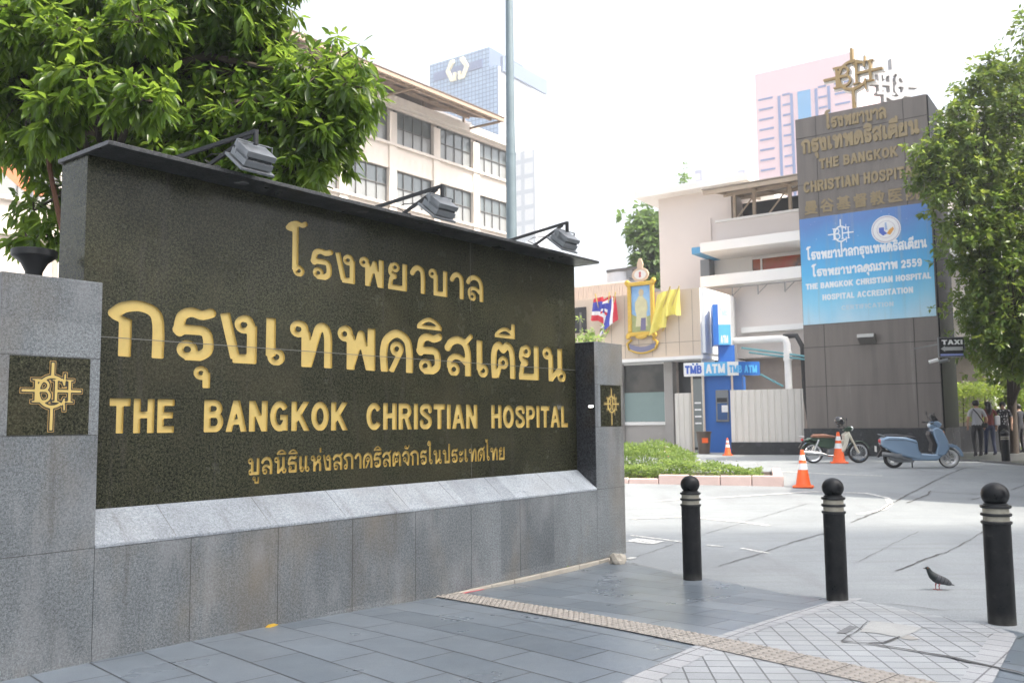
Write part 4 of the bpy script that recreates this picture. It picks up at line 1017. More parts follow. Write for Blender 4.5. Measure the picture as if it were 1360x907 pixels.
MB().box(cx_(930, 333, -.8)-.5, cx_(930, 333, -.8)-.004, -.6, 3, za-.0, za+.3).build('blue_soffit', pm('blue_soffit', (.08,.28,.5), .5), clb)
zs = cz_(931, 382, -.5); MB().box(cx_(930, 378, -.5), xR, -.5, 3.1, zs, zs+.5).build('balcony_slab', M['whitewall'], clb)
MB().box(cx_(942, 350, 1.6), xR, 1.6, 1.9, zs+.502, za-.002).build('recess_wall', M['whitewall'], clb)
MB().box(cx_(930, 350, 1.0), cx_(942, 350, 1.0), 1.0, 2.4, zs+.502, za-.002).build('louvre', M['alu'], clb)
wa, wb = cx_(1000, 350, 1.6), cx_(1075, 345, 1.6); w0, w1 = cz_(1003, 368, 1.6), cz_(1003, 345, 1.6)
wn = MB(); wn.box(wa-.12, wb, 1.5, 1.598, w1, w1+.1); wn.box(wa-.12, wa, 1.5, 1.598, w0, w1-.001); wn.box(wa+.38, wa+.46, 1.5, 1.598, w0, w1-.001)
wo = wn.build('window', M['whitewall'], clb)
mo, t, b, v = base_mat('red_window_glass', .15); t.links.new(ramp(t, noise(t, v, .9, 5), [(.3,(.42,.045,.02)),(.5,(.34,.09,.03)),(.62,(.10,.06,.04)),(.75,(.4,.12,.05))]), b.inputs['Base Color'])
MB().box(wa, wb, 1.56, 1.594, w0+.001, w1-.002).build('pane', mo, wo)
zp = cz_(985, 442, -.2)
MB().box(cx_(930, 420, .2), xR, .2, 3, zp-1.1, zs-.002).build('lower_wall', M['pinkwhite'], clb)
MB().box(cx_(930, 500, .9), xR, .9, 1.2, 0, zp-1.102).build('service_wall', M['mottledwall'], clb)
MB().box(cx_(985, 452, -.1), xR, -.1, .199, zp, zp+.25).build('cornice', M['whitewall'], clb)
hk = MB(); zc_ = cz_(970, 386, -.45)
hk.bar((cx_(940,386,-.45),-.45,zs-.12),(xR,-.45,zs-.12),.05)
for px_ in (973, 1007, 1043): xk = cx_(px_, 390, -.45); hk.bar((xk,-.45,zs-.12),(xk,-.45,zs-.55),.05); hk.bar((xk,-.45,zs-.5),(xk+.4,-.45,zs-.15),.03)
hk.build('cable_rack', pm('rack', (.25,.24,.23), .6), clb)
# truss roof
e0 = Vector((cx_(930, 250, -.6), -.6, cz_(930, 250, -.6))); 
zr = cz_(1060, 231, -.6); z0r = cz_(932, 253, -.6)
tr_ = MB(); xs0 = cx_(931, 250, -.6)
for k in range(40):
    xa_ = xs0+(xR-xs0)*k/40; xb_ = xs0+(xR-xs0)*(k+1)/40-.02
    P = [(xa_,-.6,z0r),(xb_,-.6,z0r),(xb_,6,z0r+1.0),(xa_,6,z0r+1.0)]
    tr_.add(P+[(x,y,z+.05) for x,y,z in P], [(0,3,2,1),(4,5,6,7),(0,1,5,4),(1,2,6,5),(2,3,7,6),(3,0,4,7)])
tr_.build('terrace_roof', pm('roof_sheet', (.33,.29,.24), .7, .1, .25, 1), clb)
tf = MB()
tf.bar((xs0+.05,-.5,z0r-.12),(xR,-.5,z0r-.12),.1,.18); tf.bar((xs0+.3,1.35,z0r+.12),(xR,1.35,z0r+.12),.1,.16); tf.bar((xs0+.3,3.6,z0r+.45),(xR,3.6,z0r+.45),.1,.16)
for k, x in enumerate(np.arange(xs0+.4, xR, 1.5)):
    tf.bar((x,-.55,z0r-.1),(x,6,z0r+.88),.08,.12)
    if k: tf.bar((x,1.35,z0r+.05),(x-1.2,1.35,z0r-1.3),.06)
zpar = cz_(975, 290, 1.2)
for px_ in (976, 1002, 1050): xk = cx_(px_, 280, 1.35); tf.bar((xk,1.35,zpar),(xk,1.35,z0r+.1),.13)
tf.build('truss', pm('tan_steel', (.42,.34,.26), .6, 0, .15, 2), clb)
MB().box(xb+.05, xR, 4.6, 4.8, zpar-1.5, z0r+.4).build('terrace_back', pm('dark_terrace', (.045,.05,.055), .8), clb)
# pipes on its wall
dp = thing('drain_pipe', 'thick white drain pipe bending down over the mottled wall behind the metal fence', 'pipe', CL.W(0,0,0), CL.rot)
zpp = cz_(985, 453, -.5); xk = cx_(1046, 470, -.5)
MB().tube([(cx_(972,452,-.5)-.2,-.5,zpp+.03),(xk-.25,-.5,zpp),(xk-.07,-.5,zpp-.05),(xk,-.5,zpp-.25),(xk,-.5,.1)], .15, 12).build('pipe', M['whitewall'], dp, smooth=True)
MB().tube([(xk,-.5,zpp-.55),(xk,-.5,zpp-.95)], .19, 12).build('coupling', M['whitewall'], dp, smooth=True)
MB().tube([(xk-.2,-.35,zpp+.1),(xk+.35,-.35,zpp+.1),(xk+.6,-.35,zpp-.4),(xk+.62,-.35,zpp-2.2),(xk+.9,-.35,0)], .11, 8).build('hose', M['blackplastic'], dp, smooth=True)
tc_ = thing('water_pipe', 'thin teal water pipes running across the mottled wall', 'pipe', CL.W(0,0,0), CL.rot); tm = pm('teal_pipe', (.12,.32,.36), .5)
for a, b in (((985,462),(1075,474)),((995,468),(1075,478)),((1010,497),(1040,513))): MB().tube([(cx_(*a,-.6),-.6,cz_(*a,-.6)),(cx_(*b,-.6),-.6,cz_(*b,-.6))], .045, 7).build('pipe', tm, tc_, smooth=True)
# ------------------------------------------------------------------ bank building
M['bankpanel'] = pm('beige_panel', (.58,.48,.38), .6, 0, .06, .4); M['bankgrey'] = pm('grey_pier', (.36,.34,.32), .7, 0, .12, 1)
q_ = at(930, 430, 37); BK = Frame((q_.x, q_.y, .33), R(-35)); Lb = BK.L
bk = thing('bank_building', 'low beige bank building with a panelled fascia carrying the flags and the gilt portrait', 'building', BK.p, BK.rot)
xL = Lb(690, 430)[0]; zf0, zf1 = Lb(890, 474)[1], Lb(890, 386)[1]
xw = Lb(796, 430)[0]
MB().box(xw, 0, 0, 7, zf0, zf1).build('fascia', M['bankpanel'], bk)
jm = MB()
for px_ in (812, 830, 848, 866, 884, 902, 920): xk = Lb(px_, 440)[0]; jm.box(xk-.012, xk+.012, -.004, .001, zf0+.05, zf1-.05)
zk = Lb(890,455)[1]; jm.box(xw, 0, -.004, .001, zk-.012, zk+.012); jm.build('panel_joint', pm('panel_joint', (.3,.25,.2), .8), bk)
MB().box(xw-.1, .12, -.12, 7.1, zf0-.14, zf0-.001).build('ledge', M['whitewall'], bk)
MB().box(xL, xw-.002, .4, 7, Lb(780,440,.4)[1]-1.6, Lb(780,398,.4)[1]).build('side_wall', M['bankpanel'], bk)
xa, xb = Lb(764,420,.4)[0], Lb(779,420,.4)[0]
wn = MB().box(xa, xb, .33, .399, Lb(775,442,.4)[1], Lb(775,408,.4)[1]).build('window', pm('dark_window', (.02,.02,.022), .2), bk)
xk = Lb(772,420,.4)[0]; MB().box(xk-.05, xk+.05, .31, .329, Lb(775,442,.4)[1], Lb(775,415,.4)[1]).build('mullion', M['frame'], wn)
YW = 1.0
def bxx(px_, py_): return Lb(px_, py_, YW)
xa, xb = bxx(831,520)[0], bxx(883,520)[0]; z0, z1 = bxx(860,560)[1], bxx(860,484)[1]
wn = MB(); wn.box(xa-.9, xb+.14, YW-.05, YW+.05, z1, z1+.14); wn.box(xb, xb+.14, YW-.05, YW+.05, z0-.14, z1-.001); wn.box(xa-.9, xb, YW-.05, YW+.05, z0-.14, z0)
wn = wn.build('shop_window', M['whitewall'], bk)
mwin, t, b, v = base_mat('shop_glass', .06, 1.0)
zsp = t.nodes.new('ShaderNodeSeparateXYZ'); t.links.new(v, zsp.inputs[0])
fz = ramp(t, noise(t, v, .7, 3), [(.4,(.03,.032,.03)),(.6,(.09,.085,.075))])
t.links.new(fz, b.inputs['Base Color'])
MB().box(xa-.88, xb-.002, YW+.0, YW+.02, z0+.001, z1-.001).build('pane', mwin, wn)
zfz = bxx(860,521)[1]; MB().box(xa-.86, xb-.01, YW-.006, YW-.002, z0+.01, zfz).build('frosted_film', pm('frosted_film', (.22,.30,.29), .25, 0, .1, 1), wn)
MB().box(xL, xb+.6, YW+.03, YW+.3, 0, z0-.142).build('window_sill_wall', M['bankgrey'], bk)
for a, b in ((885,896),(826,829.5)): MB().box(bxx(a,520)[0], bxx(b,520)[0], YW-.18, YW+.2, 0, zf0-.142).build('pier', M['bankgrey'], bk)
MB().box(bxx(896,500)[0]+.003, .1, YW+.4, YW+.7, 0, zf0-.142).build('doorway', pm('dark_doorway', (.03,.032,.035), .4), bk)
MB().box(-.012, .012, .01, 7, .0, zf1-.001).build('corner_wall', pm('side_sun_white', (.72,.72,.72), .6), bk)  # sun-facing side whitened: sunlight put into the colour
# blue and white bank light box on the corner
pan_ = MB(); y1 = 3.4
pan_.box(.02, .16, .1, y1, zf0+.1, zf1).build('side_panel', M['white'], bk)
pn = thing('bank_sign', 'projecting blue and white bank sign box on the corner above the cash machine', 'sign', BK.W(.2, 0, 0), R(-8))
def fpx(fr, px_, py_, y=0): return fr.L(px_, py_, y)
PS = Frame(BK.W(.2, -.4, 0), R(-8)); pn.location = PS.p
a0 = PS.L(946, 400)[0]; a1 = PS.L(953, 400)[0]; a2 = PS.L(969, 400)[0]
zt, zb = PS.L(955, 404)[1], PS.L(955, 458)[1]; zm = PS.L(960, 431)[1]
blue = pm('bank_blue', (.02,.13,.45), .4, 0, .05); sky_b = pm('bank_light_blue', (.10,.42,.75), .4, 0, .05)
M['blue'] = blue; M['skyb'] = sky_b
MB().box(a0, a1, 0, .9, zb, zt).build('side_face', blue, pn)
MB().box(a1+.002, a2, 0, .88, zm, zt-.002).build('upper_face', M['white'], pn)
MB().box(a1+.002, a2, 0, .88, zb, zm-.002).build('lower_face', sky_b, pn)
letters(text_loops('TMB', a1+.06, a2-.08, (zm+zt)/2-.06, (zm+zt)/2-.06, .3), -.006, 0).build('lettering', pm('pale_blue_letters', (.45,.6,.8), .5), pn)
letters(text_loops('ATM', a1+.08, a2-.1, zm-.75, zm-.75, .3, .02), -.006, 0).build('lettering', M['white'], pn)
MB().box((a0+a2)/2-.12, (a0+a2)/2+.5, .2, .8, PS.L(955,490)[1], zb-.002).build('bracket', blue, pn)
# ATM booth
q_ = at(966, 545, 34.5); AT = Frame((q_.x, q_.y, .33), R(-20)); La = AT.L
at_ = thing('atm_booth', 'blue cash machine booth with a white and blue header sign at the bank corner', 'cash machine', AT.p, AT.rot)
x0, xmid, x1 = La(908,490)[0], La(935,490)[0], La(966,490)[0]; z0, z1 = La(940,499)[1], La(940,481)[1]
MB().box(x0, xmid, 0, .3, z0, z1).build('header_panel', M['white'], at_)
MB().box(xmid+.002, x1, 0, .3, z0, z1).build('header_panel', sky_b, at_)
letters(text_loops('TMB', x0+.06, xmid-.06, z0+.1, z0+.1, .3, .03), -.012, 0).build('lettering', pm('logo_blue', (.05,.12,.5), .5), at_)
for k in (.47, .66): MB().ell((x0+(xmid-x0)*k, -.006, z0+.46), .04, .006, .04, 8, 5).build('logo_dot', blue, at_)
letters(text_loops('ATM', xmid+.08, x1-.06, z0+.1, z0+.1, .34, .02), -.012, 0).build('lettering', M['white'], at_)
# the header turns the corner
cd = Vector((math.cos(R(28)), math.sin(R(28)), 0))
sd = MB(); P0_ = Vector((x1+.004, 0, 0)); Lh = 1.3
for a, b, mi in ((0, .34, 0), (.34, 1, 1)):
    A = P0_+cd*Lh*a; B = P0_+cd*Lh*b; nn = Vector((cd.y,-cd.x,0))
    sd.mat(mi).add([(A.x,A.y,z0),(B.x,B.y,z0),(B.x,B.y,z1),(A.x,A.y,z1)]+[(A.x-nn.x*.2,A.y-nn.y*.2,z0),(B.x-nn.x*.2,B.y-nn.y*.2,z0),(B.x-nn.x*.2,B.y-nn.y*.2,z1),(A.x-nn.x*.2,A.y-nn.y*.2,z1)], [(0,1,2,3),(7,6,5,4),(0,4,5,1),(1,5,6,2),(2,6,7,3),(3,7,4,0)])
sd.build('side_header', [M['white'], blue], at_)
hl = letters(text_loops('TMB ATM', .08, 1.2, 0, 0, .28, .02), -.012, 0).build('lettering', sky_b, at_); hl.location = (x1+.004, 0, z0+.1); hl.rotation_euler = (0,0,R(28))
MB().box(La(934,540)[0]+.0, x1+1.9, .35, 1.6, 0, z0-.002).build('body', blue, at_) if False else MB().box(La(935,540)[0], x1+.5, .25, 1.6, -.05, z0-.003).build('body', blue, at_)
xa, xb = La(951,540,.2)[0], La(968,540,.2)[0]; za, zb = La(960,560,.2)[1], La(960,518,.2)[1]
mc = MB().box(xa, xb, .14, .249, za, zb).build('machine', M['alu'], at_, bevel=.02)
MB().box(xa+.05, xb-.05, .12, .139, za+(zb-za)*.62, zb-.3).build('card_panel', M['blackplastic'], mc)
MB().box(xa+.06, xb-.06, .125, .139, za+.08, za+(zb-za)*.58).build('screen', pm('screen', (.04,.10,.25), .2), mc)
MB().box(xa+.22, xb-.03, .115, .124, za+(zb-za)*.30, za+(zb-za)*.52).build('notice', M['white'], mc)
for px_ in (919.5, 934.5, 973): xk = La(px_, 540)[0]; MB().box(xk-.035, xk+.035, .05, .12, -.05, z0-.004).build('post', M['bankpanel'], at_)
xa, xb = La(921,540,.1)[0], La(933,540,.1)[0]
MB().box(xa, xb, .085, .09, .2, z0-.1).build('glass_screen', glass('smoked_glass', (.2,.22,.22), .08), at_)
dts = MB()
for k in range(4):
    zz_ = La(925,535+k*9,.08)[1]; dts.box(xa+.05, xb-.05, .078, .0845, zz_-.03, zz_+.03)
dts.build('notice_strip', M['white'], at_)
# corrugated panel left of the booth, and the fence right of it
M['sheet'] = pm('beige_sheet', (.64,.61,.56), .55, .0, .08, 1)
def corrugated(fr, x0, x1, z0, z1, pitch, dep):
    mb = MB(); n = int(round((x1-x0)/pitch)); pts = []
    for k in range(n):
        a = x0+(x1-x0)*k/n; w_ = (x1-x0)/n
        pts += [(a, 0), (a+w_*.62, 0), (a+w_*.7, dep), (a+w_*.92, dep)]
    pts.append((x1, 0)); o = len(mb.v)
    for x, y in pts: mb.v += [(x, y, z0), (x, y, z1)]
    for k in range(len(pts)-1): mb.f.append([o+2*k, o+2*k+2, o+2*k+3, o+2*k+1]); mb.m.append(0)
    m2 = len(pts)
    for x, y in pts: mb.v += [(x, .06, z0), (x, .06, z1)]
    for k in range(m2-1): mb.f.append([o+2*m2+2*k, o+2*m2+2*k+1, o+2*m2+2*k+3, o+2*m2+2*k+2]); mb.m.append(0); mb.f.append([o+2*k+1, o+2*k+3, o+2*m2+2*k+3, o+2*m2+2*k+1]); mb.m.append(0)
    return mb
q_ = at(918, 555, 35.2); CP = Frame((q_.x, q_.y, .33), R(-35)); x0 = CP.L(897,555)[0]
cp = thing('metal_hoarding', 'narrow beige corrugated sheet panel between the bank pier and the cash machine', 'fence', CP.p, CP.rot)
corrugated(CP, x0, 0, .0, CP.L(908,522)[1], .22, .03).build('sheet', M['sheet'], cp)
q_ = at(1068, 560, 31.5); FN = Frame((q_.x, q_.y, .33), R(-18)); x0 = FN.L(971,560)[0]
fn = thing('corrugated_fence', 'pale corrugated sheet fence on a dark plinth between cash machine and sign tower', 'fence', FN.p, FN.rot)
zz_ = FN.L(1020,587)[1]
corrugated(FN, x0, 0, zz_, FN.L(1020,517)[1], .235, .035).build('sheet', M['sheet'], fn)
MB().box(x0-.02, .0, -.05, .3, -.1, zz_-.003).build('plinth', M['gr_black'], fn)
MB().box(x0, 0, .065, .11, zz_+.3, zz_+.36).build('rail', M['alu'], fn)
q_ = at(935, 590, 33.4); tbn = thing('litter_bin', 'small dark brown litter bin beside the cash machine', 'bin', (q_.x, q_.y, .33))
zt = at(935, 573, 33.4).z-.33; bm_ = pm('bin_brown', (.09,.07,.055), .6)
MB().lathe([(0,0),(.2,0),(.26,zt-.05),(.24,zt-.05)], n=20).build('body', bm_, tbn, smooth=True); MB().lathe([(.28,zt-.06),(.29,zt),(.22,zt+.01),(.2,zt-.06)], n=20).build('rim', bm_, tbn, smooth=True)
MB().box(-.12,.1,-.262,-.24,zt*.5,zt*.72).build('sticker', M['orange'], tbn)
# ------------------------------------------------------------------ flags and portrait on the fascia
fred, fblue = pm('flag_red', (.55,.03,.05), .8), pm('flag_blue', (.045,.06,.36), .8); fwht = pm('flag_white', (.75,.74,.74), .8); fyel = pm('flag_yellow', (.74,.64,.14), .8, 0, .1, 2)
def flag(label, grp, cs, mats, stripes, seed, pole, axis='v', depth=.07, folds=3):
    # four corners on the fascia (top left, top right, bottom left, bottom right) in photo points, cloth hung in folds
    P = [Vector((Lb(x, y, -.4)[0], -.4, Lb(x, y, -.4)[1])) for x, y in cs]
    A = Vector((Lb(*pole[0], -.45)[0], -.45, Lb(*pole[0], -.45)[1])); B = Vector((Lb(*pole[1], -.1)[0], -.1, Lb(*pole[1], -.1)[1])); O = A.copy()
    t = thing('flag', label, 'flag', BK.W(O.x, O.y, O.z), BK.rot, grp)
    MB().tube([B-O, A-O, A-O+(A-B)*.06], .03, 7).build('pole', M['gold'], t, smooth=True)
    nu, nv = 30, 24; mb = MB(); V = []
    for i in range(nu+1):
        for j in range(nv+1):
            u, v = i/nu, j/nv; su = u+.05*math.sin(v*5+seed)*(u*(1-u)*4); sv = v
            q = (P[0]*(1-su)+P[1]*su)*(1-sv)+(P[2]*(1-su)+P[3]*su)*sv
            q = q+Vector((0, depth*math.sin(u*folds*6.28+seed+v*1.5)*(.35+.65*v), -.05*math.sin(u*math.pi*2+seed)*v)); V.append(tuple(q-O))
    for i in range(nu):
        for j in range(nv):
            k = (j/nv if axis == 'v' else i/nu); mb.f.append([i*(nv+1)+j, i*(nv+1)+j+1, (i+1)*(nv+1)+j+1, (i+1)*(nv+1)+j]); mb.m.append(stripes[min(len(stripes)-1, int(k*len(stripes)))])
    mb.v = V; mb.build('cloth', mats, t, smooth='all', fix=False)
TH3 = [0,1,2,2,1,0]; tm_ = [fred, fwht, fblue]; g_ = 'Thai flags on the bank fascia'
flag('Thai flag at the left of the three, its red hem hanging lowest to the left', g_, ((788,397),(801,394),(784,424),(804,431)), tm_, [0,2,2,2,1,0,0], 1.0, ((791,393),(803,442)), 'v', .06, 2)
flag('Thai flag in the middle of the three, mostly tucked behind its neighbours', g_, ((800,399),(811,392),(797,416),(809,420)), tm_, TH3, 2.2, ((809,391),(805,442)), 'v', .05, 2)
flag('Thai flag at the right of the three, slung diagonally and nearest the portrait', g_, ((806,401),(817,392),(795,446),(821,424)), tm_, [1,2,2,2,1,0,0], .3, ((817,391),(808,442)), 'u', .06, 1.2)
g_ = 'yellow flags on the bank fascia'
flag('larger yellow flag swept down towards the gilt portrait', g_, ((873,391),(891,384),(860,446),(884,434)), [fyel], [0], .6, ((889,384),(868,446)), 'v', .11, 1.7)
flag('smaller yellow flag hanging straight at the far right of the fascia', g_, ((886,386),(903,383),(883,421),(903,417)), [fyel], [0], 2.0, ((901,383),(880,440)), 'v', .10, 1.6)
pf = thing('framed_portrait', 'large gilt-framed portrait of a standing robed figure with a crest above and ribbon below', 'portrait', BK.W(0,0,0), BK.rot)
gilt = pm('gilt', (.62,.40,.06), .4, .3, .25, 6)
xa, xb = Lb(833,410,-.2)[0], Lb(868,410,-.2)[0]; za, zb = Lb(850,446,-.2)[1], Lb(850,374,-.2)[1]
fw = .17; fm = MB()
fm.box(xa, xb, -.2, -.05, zb-fw, zb); fm.box(xa, xb, -.2, -.05, za, za+fw); fm.box(xa, xa+fw, -.2, -.05, za+fw+.001, zb-fw-.001); fm.box(xb-fw, xb, -.2, -.05, za+fw+.001, zb-fw-.001)
fo = fm.build('frame', gilt, pf, bevel=.03)
kn = MB()
for x, z in ((xa,za),(xb,za),(xa,zb),(xb,zb)):
    kn.ell((x,-.16,z), .13,.07,.13,10,6); kn.ell((x*.93+.07*(xa+xb)/2,-.16,z), .1,.06,.08,10,6); kn.ell((x,-.16,z*.95+.05*(za+zb)/2), .08,.06,.12,10,6)
kn.ell(((xa+xb)/2,-.16,za-.02), .3,.06,.12,12,6); kn.build('scrollwork', gilt, fo, smooth='all')
cvp, t, b, v = base_mat('painted_sky', .5); t.links.new(ramp(t, noise(t, v, .8, 4), [(.35,(.12,.27,.55)),(.6,(.3,.5,.72)),(.75,(.5,.62,.7))]), b.inputs['Base Color'])
cv = MB().box(xa+fw, xb-fw, -.12, -.06, za+fw, zb-fw).build('canvas', cvp, pf)
mx_ = (xa+xb)/2; zz0 = za+fw; hh = zb-fw-zz0
MB().prism([(xa+fw, zz0),(xb-fw, zz0),(xb-fw, zz0+hh*.35),(mx_, zz0+hh*.28),(xa+fw, zz0+hh*.4)], -.126, -.1205).build('painted_ground', pm('painted_green', (.33,.36,.16), .6, 0, .3, 4), cv)
robe = [(-.26,.12),(.28,.12),(.24,.4),(.3,.5),(.27,.66),(.13,.74),(.1,.78),(-.1,.78),(-.15,.73),(-.27,.64),(-.27,.48),(-.21,.36)]
MB().prism([(mx_+x*1.05, zz0+z*hh) for x, z in robe], -.132, -.1265).build('painted_robe', pm('painted_robe', (.58,.54,.33), .6, 0, .2, 5), cv)
MB().prism([(mx_+.02+.12*math.cos(k*.5236), zz0+hh*.85+.16*math.sin(k*.5236)) for k in range(12)], -.132, -.1265).build('painted_head', pm('painted_skin', (.52,.42,.27), .6), cv)
MB().prism([(mx_+x, zz0+z*hh) for x, z in ((-.05,.03),(.2,.03),(.22,.3),(.0,.3))], -.137, -.1325).build('painted_sash', pm('painted_sash', (.16,.14,.25), .6), cv)
cz0 = zb+.03
MB().lathe([(.0,-.0),(.34,.0),(.36,.1),(.3,.16)], (mx_,-.12,cz0), 16).build('crest_base', gilt, pf) if False else None
cr = MB(); cr.prism([(mx_+.40*math.cos(k*math.pi/10), cz0+.28+.30*math.sin(k*math.pi/10)) for k in range(20)], -.15, -.08); cr.prism([(mx_-.12,cz0+.5),(mx_+.12,cz0+.5),(mx_+.15,cz0+.72),(mx_+.06,cz0+.98),(mx_-.06,cz0+.98),(mx_-.15,cz0+.72)], -.15, -.08)
co = cr.build('crest', pm('crest_pink', (.62,.45,.32), .5, 0, .2, 8), pf, bevel=.02)
letters([[(mx_+.28*math.cos(-k*math.pi/12), cz0+.28+.2*math.sin(-k*math.pi/12)) for k in range(24)]], -.16, -.151).build('crest_field', pm('crest_white', (.72,.68,.64), .5), co)
MB().box(mx_-.05,mx_+.05,-.166,-.161,cz0+.16,cz0+.4).build('crest_mark', pm('crest_red', (.5,.12,.12), .5), co)
rbm = MB(); zr_ = za-.55
arcp = [(mx_-.62+1.24*k/14, zr_-.16*math.sin(math.pi*k/14)) for k in range(15)]
rbm.prism(arcp+[(x, z+.24) for x, z in arcp[::-1]], -.1, -.05)
ro = rbm.build('ribbon', pm('ribbon_grey_blue', (.2,.2,.3), .6), pf)
ge = MB(); ge.tube([(x, -.09, z-.02) for x, z in arcp], .04, 6); ge.tube([(mx_-.62,-.09,zr_-.02),(mx_-.72,-.09,zr_+.25),(mx_-.5,-.09,zr_+.42)], .06, 6); ge.tube([(mx_+.62,-.09,zr_-.02),(mx_+.72,-.09,zr_+.25),(mx_+.5,-.09,zr_+.42)], .06, 6)
ge.build('ribbon_trim', gilt, ro, smooth='all')
# white sheds and louvres behind the bank's left wing
q_ = at(832, 385, 46); WS = Frame((q_.x, q_.y, .33), R(-35))
ws = thing('white_shed', 'bright white shed roof and rounded tank behind the bank, right of the sign cap', 'building', WS.p, WS.rot)
MB().box(WS.L(690,380)[0], 0, 0, 6, 0, WS.L(800,376)[1]).build('wall', M['whitewall'], ws)
xk, zk = WS.L(806,355); MB().lathe([(1.0,0),(1.0,zk),(.9,zk+.1),(0,zk+.15)], (xk, 2, 0), 20).build('tank', pm('tank_grey', (.6,.6,.62), .5), ws, smooth=True)
xk, zk = WS.L(822,353); MB().box(xk-1.3, xk+.6, 1, 1.3, zk-.1, zk+.05).build('roof_rail', M['frame'], ws)
MB().box(xk-.1, xk+.25, 1, 1.4, zk-.5, zk-.11).build('roof_unit', M['alu'], ws)
q_ = at(832, 392, 41.5); LV = Frame((q_.x, q_.y, .33), R(-35)); lv = thing('louvre_screen', 'row of white upright roof louvres above the Thai flags', 'screen', LV.p, LV.rot)
xa = LV.L(760,385)[0]; z0, z1 = LV.L(800,397)[1], LV.L(800,378)[1]; sl = MB()
for k in range(22):
    x = xa+(-xa)*k/21; sl.box(x-.06, x+.06, 0, .35, z0, z1)
sl.build('slat', pm('louvre_slat', (.55,.46,.4), .7), lv); MB().box(xa-.1, .1, .4, .5, z0-.6, z1).build('backing', M['whitewall'], lv)
MB().box(xa-.1, .1, -.05, .38, z0-.12, z0-.002).build('rail', M['whitewall'], lv)
q_ = at(776, 455, 33); cs = thing('roof_plant', 'small pale green potted shrub peeping over the right pillar', 'plant', (q_.x, q_.y, .33))
zt_ = at(776,452,33).z-.33; a_, b_, c_ = [], [], []
MB().tube([(0,0,0),(0,0,zt_)], .05, 6).build('stem', M['bark'], cs)
for k in range(60):
    x_, y_, z_ = whorl_leaves(np.array([0,0,zt_])+rng.normal(size=3)*np.array([.4,.3,.25]), rng.normal(size=3)+np.array([0,0,.5]), 6, .2, .9, rng, .1); a_.append(x_); b_.append(y_); c_.append(z_)
leaves('foliage', np.vstack(a_), np.vstack(b_), np.concatenate(c_), .5, M['leafH'], cs, rng)
# orange-red board seen through the foliage at far left
q_ = at(32, 245, 24); ora = thing('orange_board', 'orange-red board glimpsed through the foliage above the black cup lamp', 'board', (q_.x, q_.y, gz(24)), R(20))
zt_ = at(32,222,24).z-gz(24); zb_ = at(32,258,24).z-gz(24)
MB().prism([(-.75,zt_),(-.2,zt_+.05),(.45,zt_-.5),(.5,zb_),(.1,zb_)], 0, .06).build('panel', pm('board_orange', (.7,.2,.1), .6), ora); MB().tube([(.2,.03,0),(.2,.03,zb_+.1)], .05, 8).build('post', M['alu'], ora)
# ------------------------------------------------------------------ brown sign tower
def brown_mat():
    m, t, b, v = base_mat('brown_cladding', .45)
    vv = mapping(t, v, scale=(2.2, 2.2, .16)); n = noise(t, vv, 1.5, 6, .65)
    c = ramp(t, n, [(.3, (.122,.106,.095)), (.5, (.155,.135,.12)), (.62, (.165,.145,.128)), (.75, (.23,.212,.197))])
    t.links.new(c, b.inputs['Base Color']); return m
q_ = at(1250, 510, 28.5); TW = Frame((q_.x, q_.y, .33), R(-35)); Lt = TW.L
tw = thing('sign_tower', 'tall brown clad sign tower with faded gold Thai, English and Chinese lettering', 'sign tower', TW.p, TW.rot)
x0 = Lt(1070, 514)[0]; ztp = Lt(1055, 160)[1]; zpl = Lt(1071, 569)[1]
ctr = TW.W(0,0,0); dep = 2.6
MB().box(x0, 0, 0, dep, zpl+.002, ztp).build('body', brown_mat(), tw)
MB().box(.003, .05, .02, dep+.02, 0, ztp-.02).build('side_cladding', pm('dark_shaded_side', (.012,.013,.014), .55, 0, .3, 2, spec=.15), tw)  # dark granite, with tree shade also painted into its tone
MB().box(x0-.1, .06, -.06, dep+.05, -.1, zpl).build('plinth', M['gr_black'], tw)
jm = MB()
jx = [Lt(1097,500)[0], Lt(1217,500)[0]]; jx0 = Lt(1160, 500)[0]
for x in jx: jm.box(x-.012, x+.012, -.006, .001, zpl+.01, ztp)
zj = [Lt(1060,185)[1], Lt(1062,247)[1], Lt(1069,436)[1]-.02, Lt(1069.5,462)[1], Lt(1070,513.7)[1]]
for z in zj[:2]+zj[3:]: jm.box(x0, 0, -.0062, .001, z-.012, z+.012)
jm.build('joint', pm('tower_joint', (.06,.055,.05), .8), tw)
tg = pm('faded_gold', (.265,.205,.11), .5, .1, .25, 3)
def tline(s, pa, pb, hgt, grow=.02, spread=None, pr=None, mat=None):
    A = Lt(*pa); B = Lt(*pb); 
    lm = letters(text_loops(s, A[0], B[0], A[1], A[1]+(B[1]-A[1])*.0, hgt, grow), -.05, 0).build('lettering', mat or tg, pr or tw, fix=False); return lm
tline('โรงพยาบาล', (1098,172), (1178,155), .38, .03)
tline('กรุงเทพคริสเตียน', (1066,205), (1222,175), .47, .035)
tline('THE BANGKOK', (1089,225), (1194,209), .34, .02)
tline('CHRISTIAN HOSPITAL', (1068,257), (1222,236), .37, .02)
